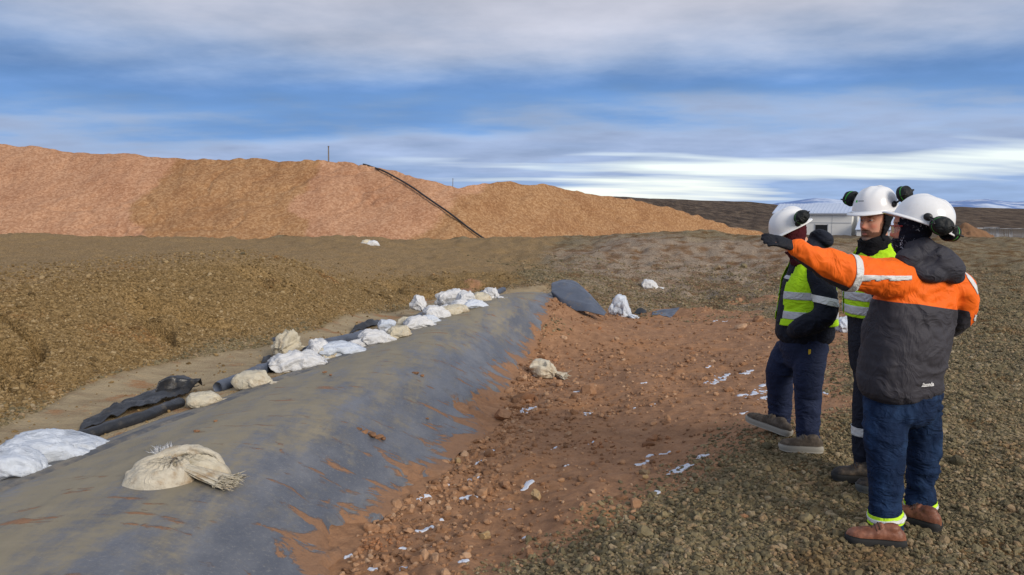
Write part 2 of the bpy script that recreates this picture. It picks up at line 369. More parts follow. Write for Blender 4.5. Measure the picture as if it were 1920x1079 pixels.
# ---------------------------------------------------------------- plastic liner over the berm
def resample(P, n):
    P = np.asarray(P, float); s = np.r_[0, np.cumsum(np.hypot(*np.diff(P[:, :2], axis=0).T))]; t = np.linspace(0, s[-1], n)
    Q = np.stack([np.interp(t, s, P[:, i]) for i in range(P.shape[1])], -1)
    for _ in range(6): Q[1:-1] = 0.25*Q[:-2] + 0.5*Q[1:-1] + 0.25*Q[2:]
    return Q
NS, NT = 420, 90
LA = resample(seam_w + np.array([-0.16, 0.0]), NS); LB = resample(crest_w, NS); LC = resample(edge_w + np.array([0.22, -0.06]), NS)
tt = np.linspace(0, 1, NT); TT = tt[None, :, None]
LX = np.where(TT < 0.5, LA[:, None]*(1-2*TT) + LB[:, None]*(2*TT), LB[:, None]*(2-2*TT) + LC[:, None]*(2*TT-1))
lx, ly = LX[..., 0], LX[..., 1]
TTg = np.broadcast_to(tt[None, :], lx.shape)
lz = H0(lx, ly) + 0.012 + 0.008*fbm(P3(lx*2.2, ly*0.9), 3, 91)
cr = np.exp(-((TTg - 0.30 - 0.05*fbm(P3(lx*0.6, ly*0.6), 2, 93))/0.012)**2)*0.012       # creases that run along the berm
lz = lz + cr*sstep(0.0, 0.4, fbm(P3(lx*0.5, ly*0.35), 2, 95)+0.3)
lz = lz + 0.018*np.abs(fbm(P3(lx*3.0+ly*1.2, ly*0.5), 3, 97))*sstep(0.45, 0.6, TTg)
endn = 0.15*fbm(P3(lx*2.1, ly*1.6), 5, 99, 0.6)
lz = lz - 0.10*sstep(0.86, 1.0, TTg + endn) - 0.07*(1-sstep(0, 0.05, TTg))
lz = lz - 0.10*sstep(0.975, 1.0, np.broadcast_to(np.linspace(0, 1, NS)[:, None], lx.shape))
m = Mat('dusty_plastic_liner', 0.5, 0.4)
tA = m.attr('t'); pos = m.pos(); mp = m.mapping(pos, (1.0, 0.55, 1), (0, 0, R(-12)))
base = m.mix(m.rng(m.noise(2.2, 6, 0.7, mp), 0.35, 0.7), lin(84, 88, 97), lin(112, 114, 119))
speck = m.rng(m.noise(48, 5, 0.8), 0.52, 0.72, 0, 0.55)
base = m.mix(speck, base, lin(150, 146, 138))
dust = m.math('ADD', m.noise(2.6, 8, 0.72, m.mapping(pos, (1.5, 0.5, 1), (0, 0, R(-12)))), m.math('MULTIPLY', m.noise(11, 6, 0.75, m.mapping(pos, (0.5, 1.6, 1))), 0.5))
dtop = m.math('SUBTRACT', m.rng(tA, 0.30, 0.78, 0.30, 0.02), m.rng(tA, 0.02, 0.16, 0.20, 0.0))
dmask = m.rng(m.math('ADD', dust, dtop), 0.78, 1.12, 0, 0.85)
col = m.mix(dmask, base, m.mix(m.noise(5, 5, 0.6), lin(126, 117, 96), lin(156, 145, 120)))
rn = m.math('ADD', m.noise(1.7, 7, 0.62, m.mapping(pos, (1.0, 2.6, 1), (0, 0, R(20))), 0.8), m.math('MULTIPLY', m.noise(14, 4, 0.7), 0.22))
rfld = m.math('ADD', rn, m.rng(tA, 0.70, 1.0, -0.02, 0.34, False))
rmask = m.rng(rfld, 0.745, 0.80)
rtop = m.math('MULTIPLY', m.rng(m.noise(3.3, 7, 0.65, m.mapping(pos, (0.6, 2.4, 1), (0, 0, R(10)))), 0.60, 0.66), m.rng(tA, 0.1, 0.3))
rmask = m.math('MAXIMUM', rmask, rtop)
redd = m.mix(m.noise(20, 5, 0.7), lin(122, 91, 68), lin(160, 122, 92))
col = m.mix(rmask, col, redd)
hgt = m.math('ADD', m.math('MULTIPLY', rmask, m.math('ADD', 0.4, m.noise(45, 4, 0.7))), m.math('MULTIPLY', m.noise(60, 5, 0.7), 0.25))
LINER_M = m.out(col, m.math('ADD', 0.46, m.math('MULTIPLY', m.math('MAXIMUM', dmask, rmask), 0.45)), m.bump(hgt, 0.6, 0.02))
liner = mesh('plastic_liner', P3(lx.ravel(), ly.ravel(), lz.ravel()), gridfaces(NS, NT), LINER_M, None, True, {'t': TTg})
tag(liner, 'dusty blue grey plastic sheet covering the long low berm, red dirt along its edge', 'liner')
# the sheet's welded edge: a narrow band running along the berm
def strip(P, wdt, n, lift, name, mat, parent):
    Q = resample(P, n); T = np.gradient(Q, axis=0); T /= np.linalg.norm(T, axis=1)[:, None]; Nn = np.stack([T[:, 1], -T[:, 0]], -1)
    k = np.linspace(-0.5, 0.5, 7)
    X = Q[:, None] + Nn[:, None]*(k[None, :, None]*wdt)
    z = H0(X[..., 0], X[..., 1]) + 0.012 + 0.008*fbm(P3(X[..., 0]*2.2, X[..., 1]*0.9), 3, 91) + lift*np.clip(1 - (2*np.abs(k))**4, 0, 1)[None]
    return mesh(name, P3(X[..., 0].ravel(), X[..., 1].ravel(), z.ravel()), gridfaces(n, 7)[:, ::-1], mat, parent, True)
m = Mat('seam_plastic', 0.55, 0.35)
SEAM_M = m.out(m.mix(m.rng(m.noise(4, 7, 0.7), 0.4, 0.65), lin(78, 80, 84), lin(124, 116, 102)), None, m.bump(m.noise(50, 4), 0.3, 0.01))
strip(seam_w + np.array([0.16, -0.06]), 0.12, 300, 0.014, 'welded_seam', SEAM_M, liner)

# ---------------------------------------------------------------- the big heap of crushed ore
CRP = [(-420, 262), (-200, 262), (0, 270), (60, 274), (120, 284), (190, 290), (240, 291), (300, 296), (360, 297), (420, 297), (470, 297), (505, 303), (560, 302), (616, 302), (660, 308), (690, 310), (740, 320), (790, 337), (830, 343), (858, 349), (900, 343), (940, 341), (985, 345), (1040, 347), (1090, 359), (1140, 368), (1185, 375), (1250, 391), (1300, 404), (1370, 424), (1440, 443)]
crx = np.array([p[0] for p in CRP], float); cry = np.array([p[1] for p in CRP], float)
NP_, NQ = 620, 130
pxs = np.linspace(-420, 1500, NP_); pys = np.interp(pxs, crx, cry)
pys[pxs > 1440] = 443 + (pxs[pxs > 1440]-1440)*0.25
bD = np.interp(pxs, [-420, 600, 860, 1000, 1200, 1440, 1500], [44, 45, 46, 50, 58, 72, 76])     # where the foot lies
slope = 0.72
PB = np.array([at(px, 470, D) for px, D in zip(pxs, bD)]); PB[:, 2] = H0(PB[:, 0], PB[:, 1]) - 0.35
rows = []
for i in range(NP_):
    d = ray(pxs[i], pys[i]); u = d[0]/d[1]; k = d[2]/d[1]
    # run back from the foot at the angle of repose until the crest's ray is met
    y0, z0 = PB[i, 1], PB[i, 2]
    y = (z0 - slope*y0 - CAMZ)/(k - slope) if abs(k-slope) > 1e-6 else y0+1
    y = max(y, y0+0.5); rows.append((u, y, CAMZ + k*y))
rows = np.array(rows)
q = np.linspace(0, 1, NQ); nb = 84                                  # rows up the face, then back over the top
PX = np.empty((NP_, NQ)); PY = np.empty_like(PX); PZ = np.empty_like(PX)
for j in range(NQ):
    if j < nb:
        f = j/(nb-1); PY[:, j] = PB[:, 1]*(1-f) + rows[:, 1]*f; PZ[:, j] = PB[:, 2]*(1-f) + rows[:, 2]*f - 0.10*np.sin(math.pi*f)
        PX[:, j] = PB[:, 0]*(1-f) + rows[:, 0]*rows[:, 1]*f
    else:
        g = (j-nb+1)/(NQ-nb); back = 26*g**1.3
        PY[:, j] = rows[:, 1] + back; PX[:, j] = rows[:, 0]*rows[:, 1]*(1 + 0.1*g)
        PZ[:, j] = rows[:, 2] - 0.25*g - (rows[:, 2]-PB[:, 2]+1.0)*sstep(0.35, 1, g)
fN = sstep(0, 0.12, np.minimum(np.arange(NQ)/nb, 1))[None]
disp = 0.16*fbm(P3(PX*0.30, PZ*0.5, PY*0.3), 4, 111) + 0.045*fbm(P3(PX*1.4, PZ*1.2, PY*1.4), 3, 121)
disp = disp - 0.13*sstep(.25, .05, np.abs(fbm(P3(PX*0.32, PZ*0.75, 2.0), 4, 115)))*sstep(-.1, .3, fbm(P3(PX*.12, PZ*.2), 2, 117)) - 0.05*np.abs(fbm(P3((PX+PZ*.4)*0.9, PZ*0.10), 3, 119))
topb = 0.10*fbm(P3(PX*0.8, 0*PX, 3.3), 4, 131)*np.exp(-((np.arange(NQ)-nb)/12.0)**2)[None]
rib = 0.07*fbm(P3((PX-PZ*0.9)*0.9, PZ*0.12), 3, 141)*sstep(700, 900, pxs)[:, None]
PZ = PZ + fN*(disp*0.7 + topb + rib); PY = PY - fN*disp*0.5
gold = np.zeros((NP_, NQ)); wv = 26*fbm(P3(PX*0.25, PZ*0.4), 4, 151)
pxx = pxs[:, None] + wv - 14*PZ
gold += sstep(215, 275, pxx)*(1-sstep(520, 560, pxx)); gold += sstep(790, 900, pxx - 22*PZ + 60)
m = Mat('crushed_ore', 0.9, 0.15)
cell = m.node('ShaderNodeSeparateColor'); m.l.new(m.voro(9.0, out='Color'), cell.inputs[0])
pink = m.ramp(cell.outputs[0], [(0, lin(156, 116, 88)), (0.5, lin(174, 132, 102)), (1, lin(190, 150, 120))])
gol = m.ramp(cell.outputs[0], [(0, lin(140, 104, 72)), (0.5, lin(158, 120, 84)), (1, lin(176, 140, 104))])
gm = m.rng(m.math('ADD', m.attr('gold'), m.math('MULTIPLY', m.math('SUBTRACT', m.noise(0.7, 6, 0.65), 0.5), 1.1)), 0.3, 0.7)
col = m.mix(gm, pink, gol); col = m.mix(m.rng(m.noise(0.35, 6, 0.6), 0.4, 0.7, 0, 0.5), col, m.mix(1.0, col, lin(212, 196, 190), 'MULTIPLY'))
hb = m.math('ADD', m.math('MULTIPLY', m.math('SUBTRACT', 1, m.voro(9.0)), 0.6), m.math('MULTIPLY', m.noise(2.6, 7, 0.72), 1.0))
ORE_M = m.out(col, None, m.bump(hb, 0.32, 0.09))
heap = mesh('ore_heap', P3(PX.ravel(), PY.ravel(), PZ.ravel()), gridfaces(NP_, NQ), ORE_M, None, True, {'gold': gold})
tag(heap, kind='structure')
def heap_pt(px, py):                        # the heap's face at a pixel
    i = int(np.argmin(np.abs(pxs - px))); best = None
    d = ray(px, py); k = d[2]/d[1]
    zr = CAMZ + k*PY[:, :nb+6]; err = np.hypot((PZ[:, :nb+6]-zr), (PX[:, :nb+6] - d[0]/d[1]*PY[:, :nb+6]))
    a, b = np.unravel_index(np.argmin(err), err.shape); return np.array([PX[a, b], PY[a, b], PZ[a, b]])

# ---------------------------------------------------------------- far hills
def ridge(name, tops, D, depth, base_z, mat, amp, sc, seed, n=400, k=60):
    tx = np.linspace(tops[0][0], tops[-1][0], n); ty = np.interp(tx, [p[0] for p in tops], [p[1] for p in tops])
    Pt = np.array([at(a, b, D) for a, b in zip(tx, ty)]); V = np.empty((n, k, 3))
    for j in range(k):
        f = j/(k-1); w = np.sin(min(f/0.55, 1)*math.pi/2)**1.15 if f < 0.55 else np.cos((f-0.55)/0.45*math.pi/2)
        V[:, j, 0] = Pt[:, 0]*(1 + (f-0.55)*depth/D); V[:, j, 1] = D + (f-0.55)*depth
        V[:, j, 2] = base_z + (Pt[:, 2]-base_z)*w
    V[..., 2] += amp*fbm(P3(V[..., 0]*sc, V[..., 1]*sc), 5, seed)
    o = mesh(name, V.reshape(-1, 3), gridfaces(n, k), mat, None, True); tag(o, kind='structure'); return o
m = Mat('scrub_hillside', 0.95, 0.1)
sc_ = m.noise(0.30, 7, 0.78, m.mapping(m.pos(), (1, 0.35, 1)))
HILL_M = m.out(m.ramp(sc_, [(0.36, lin(52, 46, 42)), (0.5, lin(92, 78, 66)), (0.62, lin(122, 106, 90))]), None, m.bump(sc_, 1.0, 2.0))
ridge('scrub_hill', [(700, 420), (1000, 372), (1180, 374), (1260, 377), (1340, 380), (1420, 383), (1500, 390), (1600, 396), (1720, 392), (1800, 390), (1880, 395), (1990, 398), (2300, 380), (2600, 380)], 380, 420, -5, HILL_M, 1.0, 0.02, 161)
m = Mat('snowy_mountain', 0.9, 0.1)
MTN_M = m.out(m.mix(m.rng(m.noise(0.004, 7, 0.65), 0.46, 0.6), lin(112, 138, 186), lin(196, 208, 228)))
ridge('mountain_range', [(1380, 400), (1460, 385), (1530, 377), (1600, 380), (1700, 384), (1760, 381), (1810, 378), (1850, 376), (1900, 380), (1990, 378), (2300, 376), (2600, 385)], 4500, 2400, -60, MTN_M, 14, 0.0018, 171)
# ================================================================ STONES AND GRAVEL
def stone_mesh(name, seed, mat, sub=2, amp=0.35):
    bm = bmesh.new(); bmesh.ops.create_icosphere(bm, subdivisions=sub, radius=1.0)
    V = np.array([v.co[:] for v in bm.verts]); n = fbm(V*1.3 + seed*7.7, 3, seed)
    V = V*(1 + amp*n)[:, None]
    rs = np.random.default_rng(seed)
    for _ in range(5):                                        # knock flat facets off
        d = rs.normal(size=3); d /= np.linalg.norm(d); k = rs.uniform(0.6, 0.85); s = V @ d; V = V - np.clip(s-k, 0, None)[:, None]*d
    V *= np.array([1.15, 0.9, 0.7])
    for v, c in zip(bm.verts, V): v.co = c
    me = bpy.data.meshes.new(name); bm.to_mesh(me); bm.free(); me.materials.append(mat); return me
def stone_mat(name, stops, rough=0.9):
    m = Mat(name, rough, 0.2); r = m.node('ShaderNodeObjectInfo').outputs['Random']
    c = m.ramp(r, stops); n = m.noise(26, 4, 0.65)
    c = m.mix(m.rng(m.noise(0.9, 5, 0.6), 0.55, 0.72, 0, 0.5), c, m.mix(1.0, c, lin(255, 205, 160), 'MULTIPLY'))
    return m.out(m.mix(m.rng(n, 0.3, 0.75, 0, 0.55), c, m.mix(1.0, c, lin(190, 176, 160), 'MULTIPLY')), None, m.bump(m.noise(80, 4, 0.7), 0.5, 0.01))
ST_G = stone_mat('gravel_stone', [(0, lin(92, 86, 67)), (0.35, lin(116, 107, 82)), (0.7, lin(134, 123, 95)), (0.88, lin(148, 127, 99)), (1, lin(162, 150, 124))])
ST_O = stone_mat('olive_stone', [(0, lin(102, 85, 57)), (0.5, lin(134, 112, 75)), (0.85, lin(154, 131, 92)), (1, lin(172, 152, 118))])
ST_R = stone_mat('red_clod', [(0, lin(124, 94, 71)), (0.5, lin(156, 119, 90)), (0.85, lin(174, 137, 106)), (1, lin(184, 155, 128))])
def gn_stones(name, pts, scl, rot, mat, label=None, sub=2, parent=None):
    o = mesh(name, pts, np.zeros((0, 4), int), mat, parent)
    me = o.data
    for nm_, arr in (('scl', scl), ('rot', rot)):
        a = me.attributes.new(nm_, 'FLOAT_VECTOR', 'POINT'); a.data.foreach_set('vector', np.asarray(arr, np.float32).ravel())
    ng = bpy.data.node_groups.new(name, 'GeometryNodeTree'); ng.is_modifier = True
    ng.interface.new_socket('Geometry', in_out='INPUT', socket_type='NodeSocketGeometry')
    ng.interface.new_socket('Geometry', in_out='OUTPUT', socket_type='NodeSocketGeometry')
    n = ng.nodes; l = ng.links; gi = n.new('NodeGroupInput'); go = n.new('NodeGroupOutput')
    jn = n.new('GeometryNodeJoinGeometry')
    for k in range(7):
        ico = n.new('GeometryNodeMeshIcoSphere'); ico.inputs['Subdivisions'].default_value = sub
        sp = n.new('GeometryNodeSetPosition'); l.new(ico.outputs[0], sp.inputs['Geometry'])
        p = n.new('GeometryNodeInputPosition'); nz = n.new('ShaderNodeTexNoise'); nz.noise_dimensions = '4D'
        nz.inputs['W'].default_value = k*5.3; nz.inputs['Scale'].default_value = 0.9; nz.inputs['Detail'].default_value = 2
        l.new(p.outputs[0], nz.inputs['Vector'])
        mr = n.new('ShaderNodeMapRange'); mr.inputs[1].default_value = 0.25; mr.inputs[2].default_value = 0.75; mr.inputs[3].default_value = 0.45; mr.inputs[4].default_value = 1.5
        l.new(nz.outputs['Fac'], mr.inputs[0])
        vm = n.new('ShaderNodeVectorMath'); vm.operation = 'SCALE'; l.new(p.outputs[0], vm.inputs[0]); l.new(mr.outputs[0], vm.inputs['Scale'])
        l.new(vm.outputs[0], sp.inputs['Position'])
        ss = n.new('GeometryNodeSetShadeSmooth'); ss.inputs['Shade Smooth'].default_value = False; l.new(sp.outputs[0], ss.inputs['Geometry'])
        sm = n.new('GeometryNodeSetMaterial'); sm.inputs['Material'].default_value = mat; l.new(ss.outputs[0], sm.inputs['Geometry'])
        g2i = n.new('GeometryNodeGeometryToInstance'); l.new(sm.outputs[0], g2i.inputs[0]); l.new(g2i.outputs[0], jn.inputs[0])
    iop = n.new('GeometryNodeInstanceOnPoints'); l.new(gi.outputs[0], iop.inputs['Points']); l.new(jn.outputs[0], iop.inputs['Instance'])
    iop.inputs['Pick Instance'].default_value = True
    for nm_, sk in (('scl', 'Scale'), ('rot', 'Rotation')):
        na = n.new('GeometryNodeInputNamedAttribute'); na.data_type = 'FLOAT_VECTOR'; na.inputs['Name'].default_value = nm_; l.new(na.outputs[0], iop.inputs[sk])
    l.new(iop.outputs[0], go.inputs[0])
    md = o.modifiers.new('stones', 'NODES'); md.node_group = ng
    tag(o, label, None, None, 'stuff'); return o

rg = np.random.default_rng(11)
NG = 430000
r0, r1 = 2.7, 30.0
tab = np.geomspace(r0, r1, 400); dens = np.minimum(1, 5.5/tab)**1.7*tab; cdf = np.r_[0, np.cumsum((dens[1:]+dens[:-1])/2*np.diff(tab))]; cdf /= cdf[-1]
gr = np.interp(rg.random(NG), cdf, tab); ga = np.radians(rg.uniform(-39, 40, NG))
gx, gy = np.sin(ga)*gr, np.cos(ga)*gr
zr, zo, zs = zones(gx, gy); lin_sd = poly_sd(LINER, gx, gy); gz = np.zeros(NG)
u_ = rg.random(NG)
on_liner = lin_sd > 0.05
onset = np.where(on_liner, 0, 1)
cls = np.full(NG, -1)
isred = (rg.random(NG) < zr); isol = rg.random(NG) < zo; issa = zs > 0.5
nearedge = np.exp(-np.clip(-lin_sd, 0, None)/0.35)*(lin_sd < 0.05)
cl = fbm(P3(gx*1.4, gy*0.9), 3, 201)
keep_r = isred & ~on_liner & (u_ < 0.025 + 0.22*nearedge + 0.07*np.clip(cl, 0, 1))
keep_o = isol & ~isred & ~issa & ~on_liner & (gy < 22)
keep_g = ~isred & ~isol & ~issa & ~on_liner
bald = sstep(0.05, 0.6, fbm(P3(gx*0.45, gy*0.4), 3, 203)); keep_g &= u_ > 0.55*bald
keep_g &= rg.random(NG) > sstep(17, 30, gr); keep_o &= rg.random(NG) > sstep(12, 22, gr)
keep_o &= poly_sd(BENCH, gx, gy) < 0.15 + 3.0*rg.random(NG)**4
keep_s = issa & ~on_liner & (u_ < 0.02)
kk = keep_g | keep_o | keep_s | keep_r; gz[kk] = H(gx[kk], gy[kk])
def pebbles(name, k, mat, base, spread, sink, label):
    n = k.sum(); s = base*np.exp(rg.normal(0, spread, n))*np.maximum(1, gr[k]/6)**0.38
    s = np.minimum(s, 0.075)
    scl = s[:, None]*np.stack([rg.uniform(0.8, 1.35, n), rg.uniform(0.7, 1.1, n), rg.uniform(0.5, 0.9, n)], -1)
    rot = np.stack([rg.uniform(-0.6, 0.6, n), rg.uniform(-0.6, 0.6, n), rg.uniform(0, 6.3, n)], -1)
    pts = np.stack([gx[k], gy[k], gz[k] + s*sink], -1)
    return gn_stones(name, pts, scl, rot, mat, label)
pebbles('gravel', keep_g, ST_G, 0.0078, 0.45, 0.20, 'grey brown crushed gravel covering the flat ground')
pebbles('olive_gravel', keep_o | keep_s, ST_O, 0.0080, 0.42, 0.25, 'olive brown gravel covering the heap beside the trench')
pebbles('dirt_clods', keep_r, ST_R, 0.0105, 0.50, 0.2, 'small crumbs and clods of red dirt')

# the stones that can be told apart: children of the ground
sm_ = {}
for k in range(6):
    for nm_, mt in (('g', ST_G), ('r', ST_R)): sm_[nm_, k] = stone_mesh('stone', 300+k, mt, 2)
m = Mat('pale_rock', 0.85, 0.25); PALE_M = m.out(m.mix(m.noise(14, 5), lin(150, 122, 84), lin(184, 160, 122)), None, m.bump(m.noise(40), 0.4, 0.01))
pale_me = stone_mesh('stone', 331, PALE_M, 3)
nst = 0
def put_stone(p, s, kind, k):
    global nst
    if poly_sd(LINER, np.array([p[0]]), np.array([p[1]]))[0] > 0.1: return
    o = bpy.data.objects.new('stone', pale_me if kind == 'p' else sm_[kind, k % 6]); C.objects.link(o); o.parent = ground
    o.location = (p[0], p[1], float(H(np.array([p[0]]), np.array([p[1]]))[0]) + s*0.28)
    o.scale = (s*rg.uniform(0.9, 1.2), s*rg.uniform(0.8, 1.1), s*rg.uniform(0.75, 1.05)); o.rotation_euler = (rg.uniform(-.5, .5), rg.uniform(-.5, .5), rg.uniform(0, 6.28)); nst += 1
BIG = [(983, 752, 40, 'r'), (940, 784, 34, 'r'), (914, 797, 22, 'r'), (955, 735, 18, 'r'), (968, 768, 22, 'r'), (1103, 736, 34, 'r'), (745, 950, 26, 'r'), (1006, 932, 26, 'p'), (908, 997, 26, 'p'),
       (866, 888, 18, 'r'), (872, 856, 16, 'r'), (858, 868, 18, 'p'), (890, 858, 15, 'r'), (835, 960, 18, 'r'), (765, 1000, 18, 'r'), (800, 955, 15, 'r'), (1035, 880, 15, 'r'), (1165, 870, 16, 'r'),
       (1215, 830, 22, 'r'), (1190, 948, 26, 'r'), (1090, 905, 16, 'r'), (912, 978, 15, 'r'), (1000, 960, 14, 'r'), (975, 715, 16, 'r'), (1005, 790, 16, 'r'), (930, 815, 15, 'r'), (948, 830, 14, 'r'),
       (905, 842, 14, 'r'), (960, 812, 14, 'r'), (815, 905, 14, 'r'), (960, 690, 15, 'r'), (1000, 728, 13, 'r'), (1065, 815, 14, 'r'), (1120, 1060, 16, 'r'), (1330, 870, 14, 'g'), (1210, 900, 12, 'p'), (1395, 965, 14, 'r'),
       (520, 470, 9, 'g'), (455, 480, 8, 'g'), (1390, 620, 22, 'r'), (1420, 600, 20, 'r'), (1395, 500, 16, 'g'), (1370, 507, 16, 'g'), (1345, 516, 14, 'g')]
for i, (px, py, w, k) in enumerate(BIG):
    p = down(px, py); put_stone(p, w/2*np.linalg.norm(p - [0, 0, CAMZ])/FPX*1.05, k, i)
while nst < 185:                                                # clods strewn along the foot of the berm
    j = int(rg.integers(1, len(edge_w)-2)); f = rg.random(); e = edge_w[j]*(1-f) + edge_w[j+1]*f
    q = e + np.array([abs(rg.normal(0.10, 0.28)) + 0.02, rg.normal(0, 0.15)])
    put_stone(q, min(0.05, 0.014*math.exp(rg.normal(0, 0.45))*(max(q[1], 4)/5)**0.6), 'r', nst)
while nst < 300:
    px, py = rg.uniform(620, 1910), rg.uniform(930, 1078); p = down(px, py)
    z_ = zones(np.array([p[0]]), np.array([p[1]]))[0][0]
    put_stone(p, 0.015*math.exp(rg.normal(0, 0.3)), 'r' if rg.random() < z_ else 'g', nst)

# ---------------------------------------------------------------- snow left on the dirt
m = Mat('old_snow', 0.75, 0.3); SNOW_M = m.out(m.mix(m.noise(60, 4), lin(186, 194, 210), lin(214, 220, 230)), None, m.bump(m.noise(70, 5, 0.7), 0.5, 0.01))
SNOW_M.node_tree.nodes['Principled BSDF'].inputs['Subsurface Weight'].default_value = 0.0
SN = [(880, 930, 34, 14), (942, 955, 40, 12), (988, 910, 22, 18), (790, 930, 26, 10), (655, 1040, 24, 14), (765, 1062, 30, 26), (820, 1027, 24, 12), (760, 1030, 24, 8), (700, 1068, 26, 8), (875, 1052, 26, 14), (795, 995, 26, 16),
      (895, 872, 20, 12), (922, 846, 24, 9), (888, 900, 24, 9), (826, 968, 16, 8), (885, 948, 10, 6), (847, 908, 14, 6), (990, 772, 16, 12), (1105, 772, 16, 14), (1080, 738, 10, 5), (1040, 835, 12, 7), (1110, 832, 12, 10),
      (1278, 880, 40, 30), (1262, 900, 22, 10), (1205, 868, 18, 12), (1248, 846, 24, 10), (1230, 925, 10, 6), (1320, 855, 30, 8), (1215, 852, 14, 8), (1345, 712, 24, 16), (1360, 705, 20, 10), (1330, 690, 12, 6), (1400, 700, 14, 10),
      (1410, 735, 46, 20), (1425, 722, 20, 12), (1440, 740, 26, 10), (1395, 775, 12, 8), (1425, 785, 22, 10), (1548, 737, 18, 9), (1212, 725, 14, 6), (1224, 762, 8, 5), (1190, 766, 6, 5), (1060, 880, 8, 10), (985, 1000, 10, 6), (1360, 604, 10, 4),
      (1340, 603, 8, 4), (1530, 690, 10, 5), (1000, 700, 8, 6)]
for i, (px, py, w, h) in enumerate(SN):
    c = down(px, py); a = down(px-w/2, py+h*0.35); b = down(px+w/2, py-h*0.35)
    ax = (b-a)[:2]; Lh = np.linalg.norm(ax)/2*1.25; ax = ax/np.linalg.norm(ax); ay = np.array([-ax[1], ax[0]])
    Wh = max(0.03, min(Lh*0.5, h/2*np.linalg.norm(c)/FPX*2.2))
    n1_, n2_ = 34, 22; A, B = np.meshgrid(np.linspace(-1, 1, n1_), np.linspace(-1, 1, n2_), indexing='ij')
    X = c[0] + ax[0]*A*Lh + ay[0]*B*Wh; Y = c[1] + ax[1]*A*Lh + ay[1]*B*Wh
    mk = 0.44 - np.hypot(A, B*1.3) + 0.95*fbm(P3(X*20, Y*20), 3, 401+i)
    Z = H(X, Y) + np.clip(mk*0.03, -0.03, 0.005) + 0.002
    o = mesh('snow_patch', P3(X.ravel()-c[0], Y.ravel()-c[1], Z.ravel()-c[2]), gridfaces(n1_, n2_), SNOW_M, None, True, None, tuple(c))
    red_side = zones(np.array([c[0]]), np.array([c[1]]))[0][0] > 0.4
    tag(o, 'thin white scrap of old snow lying on the red dirt' if red_side else 'thin white scrap of old snow lying on the gravel', 'snow patch', 'snow scraps on red dirt' if red_side else 'snow scraps on gravel')

# ================================================================ SANDBAGS
def sack_mat(name, a, b, dirt, amt):
    m = Mat(name, 0.62, 0.35); ob = m.obj()
    c = m.mix(m.noise(5, 5, 0.6, ob), a, b); d = m.rng(m.noise(6.5, 7, 0.7, ob), 0.60-amt, 0.78-amt*0.6)
    c = m.mix(m.math('MULTIPLY', d, 0.75), c, dirt)
    wv = m.node('ShaderNodeTexWave'); wv.inputs['Scale'].default_value = 60; m.l.new(ob, wv.inputs['Vector'])
    crk = m.noise(9, 6, 0.7, m.mapping(ob, (1, 2.6, 1.4)), 1.2)
    return m.out(c, None, m.bump(m.math('ADD', m.math('MULTIPLY', crk, 1.0), m.math('MULTIPLY', wv.outputs['Fac'], 0.05)), 0.85, 0.035))
SK_W = sack_mat('white_woven_sack', lin(206, 208, 212), lin(232, 232, 232), lin(186, 170, 146), 0.0)
SK_B = sack_mat('bluish_woven_sack', lin(196, 206, 222), lin(224, 230, 238), lin(186, 172, 150), 0.0)
SK_C = sack_mat('cream_woven_sack', lin(196, 186, 160), lin(222, 214, 196), lin(166, 136, 96), 0.10)
SK_D = sack_mat('dirty_woven_sack', lin(196, 186, 164), lin(220, 212, 194), lin(160, 130, 92), 0.10)
CORD_M = Mat('cord', 0.8).out((0.12, 0.10, 0.08))
